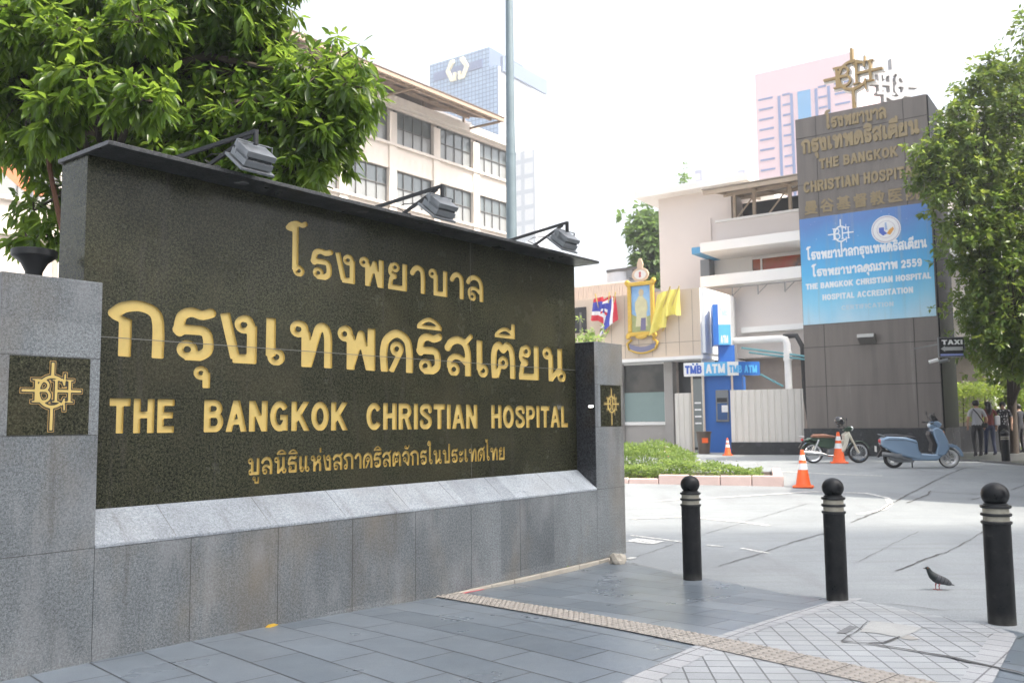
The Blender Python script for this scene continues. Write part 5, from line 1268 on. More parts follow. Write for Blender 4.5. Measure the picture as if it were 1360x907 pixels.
def cjk(s, x0_, x1_, z, mat, parent):
    cu = bpy.data.curves.new('lettering', 'FONT'); cu.body = s; cu.size = 1; cu.space_character = 1.3; cu.fill_mode = 'FRONT'
    o = bpy.data.objects.new('lettering', cu); C.objects.link(o); bpy.context.view_layer.update()
    dg = bpy.context.evaluated_depsgraph_get(); me = bpy.data.meshes.new_from_object(o.evaluated_get(dg)); bpy.data.objects.remove(o); bpy.data.curves.remove(cu)
    xs = [v.co.x for v in me.vertices]; a, b = min(xs), max(xs); k = (x1_-x0_)/(b-a)
    mb = MB(); vs = [(x0_+(v.co.x-a)*k, -.045, z+v.co.y*k*1.05) for v in me.vertices]; fs = [list(f.vertices) for f in me.polygons]
    mb.add(vs, fs); mb.add([(x, y-.0, zz_) for x, y, zz_ in vs], [])
    n = len(vs)
    for d_ in ((.03,0,0),(0,0,.03)): mb.add([(x+d_[0], y+.004*(1+(d_[2]>0)), zz_+d_[2]) for x, y, zz_ in vs], fs)
    return mb.build('lettering', mat, parent, fix=False)
A = Lt(1069,284); B = Lt(1222,256)
cjk('曼谷基督教医院', A[0], B[0], A[1]-.02, tg, tw)
# banner
def banner_mat():
    m, t, b, v = base_mat('printed_banner', .5)
    sp = t.nodes.new('ShaderNodeSeparateXYZ'); t.links.new(v, sp.inputs[0])
    mr = t.nodes.new('ShaderNodeMapRange'); mr.inputs['From Min'].default_value = zbb; mr.inputs['From Max'].default_value = zbt; t.links.new(sp.outputs['Z'], mr.inputs['Value'])
    n = noise(t, mapping(t, v, scale=(1,1,.35)), .8, 3, .5)
    ad = t.nodes.new('ShaderNodeMath'); ad.operation = 'MULTIPLY_ADD'; ad.inputs[1].default_value = .45; ad.inputs[2].default_value = -.22; t.links.new(n, ad.inputs[0])
    a2 = t.nodes.new('ShaderNodeMath'); a2.operation = 'ADD'; t.links.new(mr.outputs[0], a2.inputs[0]); t.links.new(ad.outputs[0], a2.inputs[1])
    c = ramp(t, a2.outputs[0], [(.0,(.42,.62,.74)),(.18,(.22,.54,.74)),(.45,(.08,.40,.70)),(.72,(.07,.30,.60)),(.95,(.09,.20,.47))])
    vo = t.nodes.new('ShaderNodeTexVoronoi'); vo.inputs['Scale'].default_value = 5.5; t.links.new(v, vo.inputs['Vector'])
    stn = ramp(t, vo.outputs['Distance'], [(.04,(1,1,1)),(.09,(0,0,0))])
    hi = ramp(t, mr.outputs[0], [(.55,(0,0,0)),(.8,(.8,.8,.8))])
    f = mixc(t, 1.0, stn, hi, 'MULTIPLY'); c = mixc(t, f, c, (.6,.72,.85))
    dr = noise(t, mapping(t, v, scale=(3.5,1,.12)), 1.6, 5, .6)
    c = mixc(t, ramp(t, dr, [(.55,(0,0,0)),(.72,(.4,.4,.4))]), c, (.30,.34,.33))
    t.links.new(c, b.inputs['Base Color']); return m
zbt, zbb = Lt(1063,292)[1], Lt(1067,432)[1]
bn = thing('banner', 'blue printed vinyl banner with white lettering, emblem and round seal hung on the brown tower', 'banner', TW.p, TW.rot)
MB().box(x0+.02, -.03, -.03, -.012, zbb, zbt).build('sheet', banner_mat(), bn)
wl_ = pm('banner_white', (.72,.74,.76), .5)
def bline(s, pa, pb, hgt, grow=.03, mat=None):
    A = Lt(*pa); B = Lt(*pb); letters(text_loops(s, A[0], B[0], A[1], A[1], hgt, grow), -.036, -.03).build('lettering', mat or wl_, bn, fix=False)
bline('โรงพยาบาลกรุงเทพคริสเตียน', (1073,346), (1232,330), .27, .03)
bline('โรงพยาบาลคุณภาพ 2559', (1080,368), (1226,354), .25, .03)
bline('THE BANGKOK CHRISTIAN HOSPITAL', (1071,385), (1238,372), .19, .03)
bline('HOSPITAL ACCREDITATION', (1093,399), (1214,389), .19, .02)
bline('CERTIFICATION', (1118,412), (1188,404), .15, .0, pm('faded_banner_white', (.5,.6,.68), .5))
A = Lt(1117, 312); letters(emblem_loops(A[0], A[1], .43, .52, .0), -.036, -.03).build('emblem', wl_, bn)
A = Lt(1177, 305); circ = lambda r_, n=36: [(A[0]+r_*math.cos(2*math.pi*k/n), A[1]+r_*math.sin(2*math.pi*k/n)) for k in range(n)]
sl_ = letters([circ(.46)], -.034, -.03).build('seal', pm('seal_white', (.7,.7,.7), .5), bn)
letters([circ(.43), circ(.40)[::-1]], -.036, -.034).build('seal_ring', pm('seal_grey', (.45,.42,.5), .5), sl_)
letters([circ(.29), circ(.275)[::-1]], -.036, -.034).build('seal_ring', pm('seal_grey2', (.45,.42,.5), .5), sl_)
mb = MB(); mb.prism([(A[0]-.22,A[1]+.08),(A[0]-.06,A[1]+.08),(A[0]-.06,A[1]-.04),(A[0]+.04,A[1]-.14),(A[0]-.1,A[1]-.2),(A[0]-.22,A[1]-.08)], -.037, -.0342); mb.build('seal_mark', pm('seal_blue', (.06,.12,.45), .5), sl_)
mb = MB(); mb.prism([(A[0]+.02,A[1]-.14),(A[0]+.12,A[1]-.2),(A[0]+.25,A[1]-.02),(A[0]+.22,A[1]+.06),(A[0]+.1,A[1]-.02)], -.037, -.0342); mb.build('seal_mark', pm('seal_amber', (.65,.32,.06), .5), sl_)
mb = MB(); mb.prism([(A[0]-.03,A[1]+.22),(A[0]+.02,A[1]+.24),(A[0]+.05,A[1]-.02),(A[0]-.03,A[1]-.02)], -.037, -.0342); mb.build('seal_mark', pm('seal_paleblue', (.3,.4,.6), .5), sl_)
# emblem sculpture on the roof
ce_ = TW.L(1133, 103, .35); EM = Frame(TW.W(ce_[0], .35, ztp), R(-35)); he = EM.L(1133,103)[1]
em = thing('roof_emblem', 'gold cross and monogram emblem, a white one behind it, on top of the brown tower', 'emblem', EM.p, EM.rot)
sc = 1.0
ge_ = pm('emblem_gold', (.36,.25,.11), .5, .15)
letters(emblem_loops(0, he, sc, sc*.98, .0), -.12, .0).build('gold_emblem', ge_, em, fix=False)
letters(emblem_loops(.02, he-.02, sc, sc*.98, .03), .0, .14).build('emblem_backing', M['white'], em, fix=False)
wem_ = pm('emblem_shaded_white', (.36,.36,.37), .6)  # white emblem greyed: its shading is put into the colour
we = letters([[(-x, z) for x, z in L][::-1] for L in emblem_loops(0, he-.0, sc*.95, sc*.98, .03)], -.1, .1).build('white_emblem', wem_, em, fix=False); we.location = (.95, 1.5, -.12); we.rotation_euler = (0,0,R(48))
MB().box(-.06,.06,-.05,.08,-.1,he-.9).build('post', ge_, em)
# lamp, cameras and taxi sign on the tower
A = Lt(1153, 450); wlp = thing('wall_lamp', 'small box-shaped wall lamp under the blue banner', 'lamp', TW.W(A[0], 0, A[1]), TW.rot)
xprism(MB(), [(-.0,.14),(-.36,.14),(-.36,.02),(0,-.16)], -.26, .26).build('housing', pm('lamp_grey', (.12,.115,.11), .5), wlp)
MB().box(-.26,.26,-.37,-.361,.03,.14).build('lens', pm('lamp_lens', (.5,.5,.48), .3), wlp)
for k, (px_, lb) in enumerate(((1241,'small white security camera on the brown face under the taxi sign, the left of two'),(1254,'small grey security camera at the dark corner under the taxi sign, the right of two'))):
    q_ = at(px_, 480, 28.2 if k else 28.25); cc = thing('security_camera', lb, 'camera', q_, R(-35), 'security cameras on the tower corner')
    MB().tube([(-.14,-.12,-.02),(.12,-.05,.05)], .055, 12).build('barrel', M['white'] if k == 0 else M['alu'], cc, smooth=True); MB().tube([(.08,-.06,.03),(.12,.12,.02)], .03, 8).build('bracket', M['alu'], cc)
q_ = at(1264, 460, 26.2); TX = Frame((q_.x, q_.y, q_.z), R(-8))
tx = thing('taxi_sign', 'small black taxi sign with white lettering and arrow on the corner of the brown tower', 'sign', TX.p, TX.rot)
MB().box(-.36,.36,0,.08,-.30,.26).build('board', pm('sign_black', (.015,.016,.018), .35), tx, bevel=.006)
fr_ = MB(); fr_.box(-.375,.375,-.012,.09,.262,.285); fr_.box(-.375,.375,-.012,.09,-.325,-.302); fr_.box(-.385,-.362,-.012,.09,-.325,.285); fr_.box(.362,.385,-.012,.09,-.325,.285); fr_.build('frame', M['alu'], tx)
letters(text_loops('TAXI', -.28, .34, .06, .06, .14, .02), -.008, 0).build('lettering', M['white'], tx)
letters([[(-.32,-.07),(-.2,.02),(-.2,-.015),(.32,-.015),(.32,-.125),(-.2,-.125),(-.2,-.16)][::-1], ], -.008, 0).build('arrow', pm('arrow_grey', (.4,.4,.4), .5), tx)
MB().box(-.34,.34,-.008,-.001,-.285,-.225).build('blue_strip', pm('strip_blue', (.25,.3,.6), .5), tx)
MB().bar((-.25,.05,.1),(-.5,2.0,.1),.04).build('bracket', M['alu'], tx); tx.scale = (.95,.95,.95)

# ------------------------------------------------------------------ behind the street tree
q_ = at(1240, 300, 47); RB = Frame((q_.x, q_.y, .33), R(-35))
rbd = thing('apartment_building', 'pale block with white and pinkish bands behind the street tree', 'building', RB.p, RB.rot)
zt = RB.L(1260,150)[1]
MB().box(-1, 16, 0, 10, RB.L(1250,415)[1], zt).build('wall', M['pinkwhite'], rbd)
for k in range(3): MB().box(-1.2, 16.2, -.5, -.003, zt-1.2-k*3.2, zt-.4-k*3.2).build('balcony_band', M['whitewall'], rbd)
for k in range(3):
    for j in range(4): MB().box(.6+j*3.6, 3.2+j*3.6, -.05, -.004, zt-3.1-k*3.2, zt-1.5-k*3.2).build('window', M['ofglass'], rbd)
MB().box(-1, 16, .3, 8, 0, RB.L(1250,415)[1]-.003).build('lower_wall', M['mottledwall'], rbd)
MB().tube([RB.p*0+Vector((.9,-.7,3.0)), Vector((1.4,-.7,6.5))], .07, 6).build('pipe', sky_b, rbd)
q_ = at(1262, 500, 41); GB = Frame((q_.x, q_.y, .33), R(-25))
gb = thing('glass_pavilion', 'teal glazed pavilion wall with a grey pier behind the hedge', 'building', GB.p, GB.rot)
a, b = GB.L(1292,500)[0], GB.L(1314,500)[0]; zt = GB.L(1290,462)[1]
MB().box(-1, a, 0, .3, 0, zt).build('glazing', glass('teal_glass', (.16,.34,.36), .12, 0, .35, .9), gb)
MB().box(a+.003, b, -.1, 5, 0, zt+.2).build('pier', pm('pier_grey', (.33,.32,.31), .7), gb)
for x in (-.2, .4): MB().box(x-.03, x+.03, -.05, -.003, 0, zt).build('mullion', M['alu'], gb)
# hedge in a dark trough
def shrub_mass(name, x0, x1, y0, y1, z0, zf, n, L, mat, parent, rng, up=.6, wr=.5):
    X = rng.uniform(x0, x1, n); Yv = rng.uniform(y0, y1, n); h = np.array([zf(x, y) for x, y in zip(X, Yv)]); Z = z0+h*np.where(rng.random(n) < .6, rng.uniform(.75, 1.04, n), rng.uniform(.1, .9, n))
    D = rng.normal(size=(n,3)); D[:,2] = np.abs(D[:,2])*up+.1; D /= np.linalg.norm(D, axis=1)[:,None]
    return leaves(name, np.stack([X,Yv,Z],1), D, L*rng.uniform(.6,1.2,n), wr, mat, parent, rng, sag=.1)
q_ = at(1283, 560, 31.2); HD = Frame((q_.x, q_.y, .33), R(4))
hd = thing('hedge', 'clipped bright green hedge in a dark stone trough beside the people', 'hedge', HD.p, HD.rot)
hz0 = HD.L(1300,566,0)[1]; hz1 = HD.L(1300,515,.5)[1]
shrub_mass('foliage', -1.0, 1.35, -.2, 1.3, hz0, lambda x, y: (hz1-hz0)*(1+.08*math.sin(x*3.1)+.05*math.sin(x*7+y*5)), 5200, .10, M['leafG'], hd, rng)
sm = MB()
for x in np.arange(-1, 1.2, .4): sm.tube([(x,.5,hz0-.1),(x+.1,.6,hz1-.25)], .02, 5)
sm.build('stem', M['bark'], hd); MB().box(-1.3, 1.2, -.15, 1.4, -.1, hz0).build('trough', M['gr_black'], hd)
for px_, py_, Yd, r_, lb in ((1345,500,33,46,'dark green shrub behind the street tree trunk, above the people'),(1385,520,36,60,'dark green shrub at the right edge of the photo, behind the street tree')):
    c0 = at(px_,py_,Yd); b0 = Vector((c0.x, c0.y, .33)); tree('tall_shrub', lb, b0, [(b0,.08),(b0+Vector((0,0,(c0.z-.33)*.6)),.06),(c0,.03)], [(c0, r_/F*Yd, r_/F*Yd, (c0.z-.4)*.85, 1.1), (c0+Vector((.8,.5,.8)), .9, .9, .9)], M['leafG'], .22, .55, 150, 7, rng, shell=.2)  # packed dense to darken the background under the tree crown
# raised kerb pavement where people walk
def kp(name, pts, h_, mat):
    P = [G(*q) if len(q) == 2 else Vector(q) for q in pts]; mb = MB(); mb.zprism([(v.x, v.y) for v in P], .2, .33+h_); return tag(mb.build(name, mat), None, None, None, 'structure')
kp('footpath', [(1262,612),(1300,613),(1345,617),(1400,622),(26,30,.3),(24,44,.3),(17,44,.3)], .05, pm('footpath_slab', (.085,.09,.095), .35, 0, .25, 1.2, .1, 40))
# planter blocks in the distance right
q_ = G(1338, 592); MB().box(-.7,1.2,-.3,.3,0,.55).build('bench_block', M['gr_grey'], None, bevel=.02); o = C.objects['bench_block']; o.location = (q_.x, q_.y+1.5, .38); o.rotation_euler = (0,0,R(15)); tag(o, 'low pale granite block behind the street tree trunk', 'block')

# ------------------------------------------------------------------ flower bed
pr, pl0 = G(1041, 646), G(836, 642); FB = Frame((pr.x, pr.y, gz(pr.y)), math.atan2(pr.y-pl0.y, pr.x-pl0.x))
fb_ = thing('flower_bed', 'raised flower bed with a pinkish block kerb in the middle of the drive', 'flower bed', FB.p, FB.rot)
kx0 = -5.6; bl = .62; nb_ = int(5.6/bl)
kmat = pm('pink_kerb', (.55,.42,.39), .8, 0, .2, 3, .3, 30)
random.seed(9); 
for k in range(nb_+1):
    x1_ = -k*bl; hh_ = .21 if (k < 4 or k > 6) else .15
    MB().box(x1_-bl+.012, x1_, 0, .2, -.15, hh_+random.uniform(-.012,.012)).build('kerb_block', kmat, fb_, bevel=.018)
for k in range(5):
    MB().box(-.2, .0, .212+k*bl, .2+(k+1)*bl, -.15, .2+random.uniform(-.012,.012)).build('kerb_block', kmat, fb_, bevel=.018)
MB().box(kx0-.5, -.21, .21, 3.3, -.1, .12).build('soil', pm('soil', (.05,.035,.025), .95, 0, .4, 6, .5, 40), fb_)
lowh = shrub_mass('low_hedge', kx0-.4, -.42, .16, 1.15, .08, lambda x, y: .30+.06*math.sin(x*2.3)+.05*math.sin(x*6.1+y*4)-.12*max(0, x+.9)*1.2, 9000, .075, M['leafH'], None, rng)
lowh.location = FB.p; lowh.rotation_euler = (0,0,FB.rot); tag(lowh, 'low trimmed green ground cover along the front of the flower bed', 'ground cover', None, 'stuff')
hi_ = shrub_mass('flowering_shrubs', kx0-.4, -1.9, 1.05, 3.2, .08, lambda x, y: .55+.10*math.sin(x*1.7)+.10*math.sin(x*4.7+y*3)+(.20 if x < -3.6 else 0)-.2*max(0, x+2.6), 15000, .10, M['leafH'], None, rng, 1.5, .28)
hi_.location = FB.p; hi_.rotation_euler = (0,0,FB.rot); tag(hi_, 'taller loose flowering plants in the back of the flower bed', 'flowering plants', None, 'stuff')
def petals(name, n, xr, yr, zf, col, r_, label):
    mb = MB()
    for _ in range(n):
        x = rng.uniform(*xr); y = rng.uniform(*yr); z = zf(x, y)+rng.uniform(-.03,.08)
        for k in range(5):
            a = k*1.2566+rng.uniform(0,1); d = Vector((math.cos(a), math.sin(a), .5)); e_ = Vector((-math.sin(a), math.cos(a), 0))
            c0 = Vector((x,y,z)); mb.add([c0, c0+d*r_*.6+e_*r_*.45, c0+d*r_*1.1, c0+d*r_*.6-e_*r_*.45], [(0,1,2,3)])
    o = mb.build(name, pm(name+'_petal', col, .6), None, fix=False); o.location = FB.p; o.rotation_euler = (0,0,FB.rot); tag(o, label, 'flowers', None, 'stuff')
petals('violet_flowers', 110, (kx0-.2,-3.6), (1.2,3.0), lambda x,y: .86+.1*math.sin(x*1.7)+.1*math.sin(x*4.7+y*3), (.42,.28,.52), .04, 'violet flowers on the tall plants at the left of the flower bed')
petals('white_flowers', 60, (kx0,-.5), (.3,2.4), lambda x,y: .40+.03*math.sin(x*2.3)+(.25 if y > 1.2 and x < -2.3 else 0), (.7,.68,.66), .03, 'small white flowers dotted over the flower bed')

# ------------------------------------------------------------------ traffic cones
def cone(px_, py_, top, lb, Yd=None):
    if Yd: q_ = at(px_, py_, Yd); q_.z = gz(Yd)
    else: q_ = G(px_, py_)
    h = (py_-top)/F*q_.y; t = thing('traffic_cone', lb, 'cone', (q_.x, q_.y, gz(q_.y)), R(random.uniform(-30,30)), 'orange traffic cones')
    s = h/.72
    MB().box(-.19*s,.19*s,-.19*s,.19*s,.0,.035*s).build('base', M['orange'], t, bevel=.012)
    MB().lathe([(.15*s,.034*s),(.138*s,.06*s),(.03*s,.715*s),(.022*s,.72*s),(0,.72*s)], n=24).build('cone_body', M['orange'], t, smooth=True)
    for z0, z1 in ((.34,.46),(.52,.62)):
        rr = lambda z: (.138-.108*(z-.06)/.655)*s+.003
        MB().lathe([(rr(z0)-.002,z0*s),(rr(z0),z0*s),(rr(z1),z1*s),(rr(z1)-.002,z1*s)], n=24).build('reflective_band', M['reflect'], t, smooth=True)
cone(1067, 647, 598, 'orange traffic cone nearest the camera, at the right end of the flower bed')
cone(1114.5, 615, 574, 'orange traffic cone standing in front of the green motorcycle')
cone(966.5, 600, 577, 'small orange traffic cone at the left end of the corrugated fence', 31.6)
cone(883, 598, 579, 'orange traffic cone mostly hidden by the flower bed plants', 31.0)

# ------------------------------------------------------------------ motorcycles
def wheel(parent, x, r_, tw_, rim_r, spokes, white=False, cast=False):
    wb = thing('wheel', None, None, (x,0,r_)); wb.parent = parent
    w = MB().lathe([(rim_r, -tw_*.4),(r_*.93,-tw_*.5),(r_,-tw_*.2),(r_,tw_*.2),(r_*.93,tw_*.5),(rim_r,tw_*.4)], (x,0,r_), 32, 'y').build('wheel', M['rubber'], parent, smooth='all')
    bpy.data.objects.remove(wb)
    if white: MB().lathe([(rim_r*1.02,-tw_*.46),(r_*.9,-tw_*.505),(r_*.9,-tw_*.49)], (x,0,r_), 32, 'y').build('white_wall', pm('white_wall', (.6,.6,.58), .6), w, smooth='all')
    rm = MB().lathe([(rim_r*.86,-tw_*.3),(rim_r*1.03,-tw_*.42),(rim_r*1.03,tw_*.42),(rim_r*.86,tw_*.3),(rim_r*.86,-tw_*.3)], (x,0,r_), 32, 'y')
    rm.lathe([(0,-tw_*.5),(r_*.16,-tw_*.5),(r_*.16,tw_*.5),(0,tw_*.5)], (x,0,r_), 16, 'y')
    for k in range(spokes):
        a = 2*math.pi*k/spokes; d = Vector((math.cos(a),0,math.sin(a)))
        rm.bar(Vector((x,-.01,r_))+d*r_*.12, Vector((x,-.01,r_))+d*rim_r*.9, .035 if cast else .008, .03 if cast else .008)
    rm.build('rim', M['chrome'] if not cast else pm('alloy', (.55,.55,.55), .35, .7), w, smooth=False)
def handle_mirror(parent, x, z, mats):
    mb = MB().tube([(x-.1,-.33,z),(x,-.2,z+.02),(x+.04,0,z-.02),(x,.2,z+.02),(x-.1,.33,z)], .014, 8); mb.build('handlebar', M['black'], parent, smooth=True)
    for s in (-1,1):
        MB().tube([(x-.1,s*.36,z),(x-.08,s*.24,z+.005)], .02, 8).build('grip', M['rubber'], parent, smooth=True)
        MB().tube([(x,s*.2,z+.02),(x+.0,s*.26,z+.12),(x-.02,s*.29,z+.2)], .006, 6).build('mirror_stalk', M['black'], parent, smooth=True)
        MB().ell((x-.02,s*.3,z+.23),.02,.07,.05,12,8).build('mirror', mats, parent, smooth='all')
def side(parent, name, poly, hw, mat, bev=.03):
    return MB().prism(poly, -hw, hw).build(name, mat, parent, bevel=bev, seg=3, smooth=True)
def place_bike(t, rear, front, wb):
    a = G(*rear); b = G(*front); d = b-a; t.rotation_euler = (R(3),0,math.atan2(d.y, d.x)); m_ = (a+b)/2; t.location = (m_.x, m_.y, gz(m_.y)+.0)
# green underbone motorcycle: local x = forward
mg_ = pm('green_paint', (.03,.06,.035), .25, .1, .1, 3, coat=.6); mcr = pm('cream_paint', (.62,.6,.5), .3, 0, .08, 4, coat=.5); msd = pm('brown_seat', (.17,.075,.045), .55)
mbk = thing('motorcycle', 'dark green underbone motorcycle with cream legshield and brown seat against the tower plinth', 'motorcycle', (0,0,0))
wheel(mbk, -.61, .285, .07, .225, 18); wheel(mbk, .61, .285, .065, .225, 18)
side(mbk, 'rear_body', [(-.72,.70),(-.1,.72),(-.02,.60),(-.02,.45),(-.2,.40),(-.45,.46),(-.72,.56),(-.86,.62)], .09, mg_)
side(mbk, 'seat', [(-.66,.72),(-.6,.79),(-.3,.80),(-.05,.76),(.02,.72),(-.1,.70)], .115, msd, .03)
side(mbk, 'legshield', [(.20,.78),(.33,.86),(.36,.80),(.30,.55),(.22,.36),(.10,.28),(.08,.34),(.18,.50),(.22,.66)], .19, mcr, .025)
side(mbk, 'frame_cover', [(.02,.55),(.22,.66),(.28,.60),(.12,.42),(-.05,.42)], .06, mcr, .02)
side(mbk, 'engine', [(-.18,.40),(.12,.42),(.24,.36),(.22,.24),(-.12,.20),(-.24,.28)], .10, M['alu'], .03)
side(mbk, 'headset', [(.20,.90),(.26,1.0),(.40,1.02),(.46,.95),(.40,.88),(.28,.86)], .09, mg_, .035)
MB().ell((.44,0,.95),.05,.08,.07,14,10).build('headlight', pm('headlight', (.6,.62,.62), .1, .3), mbk, smooth='all')
fn_ = []
for k in range(11): a = R(20+k*14); fn_.append((.61+.33*math.cos(a), .285+.33*math.sin(a)))
for k in range(10,-1,-1): a = R(20+k*14); fn_.append((.61+.30*math.cos(a), .285+.30*math.sin(a)))
side(mbk, 'front_mudguard', fn_, .06, mg_, .01)
rn_ = [(x-1.22+.0, z) for x, z in fn_]; side(mbk, 'rear_mudguard', [(-.61+.33*math.cos(R(60+k*12)), .285+.33*math.sin(R(60+k*12))) for k in range(10)]+[(-.61+.3*math.cos(R(168-k*12)), .285+.3*math.sin(R(168-k*12))) for k in range(10)], .06, mg_, .01)
side(mbk, 'tail_flap', [(-.88,.62),(-.84,.63),(-.95,.42),(-.99,.42)], .07, M['blackplastic'], .008)
mb = MB()
for s in (-1,1): mb.tube([(.61,s*.06,.285),(.42,s*.06,.68),(.34,s*.04,.86)], [.022,.026,.03], 8)
mb.build('front_fork', mcr, mbk, smooth=True)
mb = MB()
for s in (-1,1): mb.tube([(-.61,s*.1,.30),(-.46,s*.1,.66)], [.03,.034], 8)
mb.build('shock_absorber', M['chrome'], mbk, smooth=True)
MB().tube([(.05,-.12,.22),(-.2,-.14,.22),(-.4,-.15,.27),(-.85,-.15,.33),(-.9,-.15,.335)], [.02,.025,.045,.05,.03], 12).build('exhaust', M['chrome'], mbk, smooth=True)
MB().tube([(-.85,-.12,.74),(-.95,-.0,.76),(-.85,.12,.74)], .012, 7).build('grab_rail', M['chrome'], mbk, smooth=True); 
MB().box(-.92,-.87,-.06,.06,.62,.68).build('tail_light', pm('tail_red', (.45,.02,.02), .2), mbk, bevel=.01)
MB().tube([(-.05,.08,.2),(-.02,.2,.0)], .012, 6).build('kickstand', M['black'], mbk)
handle_mirror(mbk, .26, .99, M['blackplastic'])
q_ = at(1109.5, 600, 25.2); mbk.location = (q_.x, q_.y, gz(q_.y)); mbk.rotation_euler = (R(4), 0, R(-7))
hl = thing('helmet', 'shiny black helmet hung on the handlebar of the green motorcycle', 'helmet', (0,0,0))
hm = MB().ell((0,0,0),.14,.125,.13,20,14); hm.build('shell', pm('gloss_black', (.01,.01,.012), .12, 0, .1, 3, coat=1), hl, smooth='all'); MB().ell((.05,0,-.01),.10,.11,.07,16,10).build('visor', glass('visor', (.05,.055,.06), .08), hl, smooth='all'); MB().tube([(0,.1,-.08),(0.02,.06,-.2),(.02,-.06,-.2),(0,-.1,-.08)], .01, 6).build('strap', M['black'], hl, smooth=True)
bpy.context.view_layer.update()
hl.location = mbk.matrix_world @ Vector((.12,-.02,1.16)); hl.rotation_euler = (0,.3,mbk.rotation_euler.z)
# blue scooter
msb = pm('sky_blue_paint', (.20,.295,.41), .22, .15, .06, 3, coat=.8); mst = pm('dark_seat', (.035,.035,.04), .5)
sct = thing('scooter', 'pale blue step-through scooter parked by the dark corner of the sign tower', 'scooter', (0,0,0))
wheel(sct, -.63, .235, .10, .155, 5, False, True); wheel(sct, .65, .235, .09, .155, 5, True, True)
side(sct, 'rear_body', [(-.94,.71),(-.80,.78),(-.35,.76),(-.10,.68),(-.07,.45),(.0,.34),(.02,.26),(-.2,.23),(-.46,.30),(-.70,.40),(-.92,.54)], .19, msb, .05)
side(sct, 'side_trim', [(-.92,.58),(-.60,.49),(-.36,.38),(-.2,.26),(-.12,.26),(-.32,.43),(-.6,.54),(-.9,.63)], .172, pm('silver_trim', (.5,.5,.5), .3, .6), .008)
side(sct, 'floorboard', [(-.25,.20),(.34,.19),(.48,.32),(.46,.44),(.30,.34),(-.1,.37)], .18, msb, .03)
side(sct, 'seat', [(-.86,.765),(-.80,.82),(-.5,.82),(-.3,.79),(-.12,.76),(-.10,.70),(-.35,.745)], .13, mst, .035)
side(sct, 'legshield', [(.24,.93),(.36,1.0),(.48,.93),(.60,.66),(.63,.48),(.54,.34),(.42,.30),(.30,.34),(.36,.55),(.28,.76)], .20, msb, .05)
side(sct, 'legshield_inner', [(.20,.90),(.27,.76),(.35,.55),(.29,.38),(.22,.40),(.25,.6),(.17,.8)], .16, M['blackplastic'], .02)
side(sct, 'apron_badge', [(.635,.52),(.65,.53),(.56,.82),(.54,.81)], .03, M['chrome'], .004)
side(sct, 'headset', [(.18,.99),(.24,1.12),(.40,1.15),(.50,1.06),(.44,.97),(.30,.93)], .13, msb, .04)
MB().ell((.44,0,1.05),.05,.075,.07,14,10).build('headlight', pm('headlight2', (.65,.67,.68), .1, .3), sct, smooth='all')
side(sct, 'windscreen', [(.28,1.13),(.42,1.15),(.34,1.27),(.26,1.32),(.23,1.25)], .13, M['blackplastic'], .03)
fm_ = [(.65+.31*math.cos(R(4+k*14.5)), .26+.33*math.sin(R(4+k*14.5))) for k in range(12)]+[(.65+.255*math.cos(R(162-k*14)), .25+.26*math.sin(R(162-k*14))) for k in range(12)]
side(sct, 'front_mudguard', fm_, .105, msb, .03)
mb = MB()
for s in (-1,1): mb.tube([(.65,s*.07,.235),(.58,s*.07,.46)], [.02,.026], 8)
mb.build('front_fork', M['chrome'], sct, smooth=True)
side(sct, 'engine', [(-.66,.36),(-.28,.38),(-.14,.26),(-.18,.14),(-.6,.15),(-.74,.22)], .12, M['alu'], .03)
MB().tube([(-.3,-.14,.2),(-.45,-.16,.24),(-.5,-.17,.30),(-.92,-.17,.36)], [.02,.03,.06,.055], 12).build('exhaust', M['alu'], sct, smooth=True)
side(sct, 'rear_mudguard', [(-.95,.56),(-.88,.58),(-.80,.44),(-.98,.26),(-1.02,.28),(-.9,.46)], .07, M['blackplastic'], .01)
MB().ell((-.93,0,.66),.04,.10,.05,12,8).build('tail_light', pm('tail_red2', (.45,.02,.02), .2), sct, smooth='all')
MB().tube([(-.86,-.1,.80),(-.97,0,.83),(-.86,.1,.80)], .014, 7).build('grab_rail', M['alu'], sct, smooth=True)
MB().tube([(-.2,.0,.22),(-.15,.18,.0)], .014, 6).build('kickstand', M['black'], sct)
MB().box(-1.04,-1.03,-.09,.09,.40,.54).build('number_plate', pm('plate_white', (.6,.6,.58), .5), sct)
for s_ in (-1,1):
    MB().ell((.50,s_*.13,.86),.035,.03,.045,10,8).build('indicator', pm('amber_lens', (.6,.25,.04), .2), sct, smooth='all')
    MB().prism([(-.86,.70),(-.35,.69),(-.12,.62),(-.125,.61),(-.35,.68),(-.86,.69)], s_*.199-.002, s_*.199+.002).build('panel_seam', M['blackplastic'], sct)
    MB().tube([(.2,s_*.2,1.10),(.36,s_*.14,1.02),(.40,s_*.05,.9)], .006, 5).build('brake_cable', M['blackplastic'], sct)
MB().tube([(.60,-.09,.5),(.66,-.06,.32),(.65,-.05,.24)], .007, 5).build('brake_hose', M['blackplastic'], sct)
handle_mirror(sct, .27, 1.09, M['blackplastic'])
q_ = at(1222, 600, 22.2); sct.location = (q_.x, q_.y, gz(q_.y)); sct.rotation_euler = (R(3), 0, R(-9))

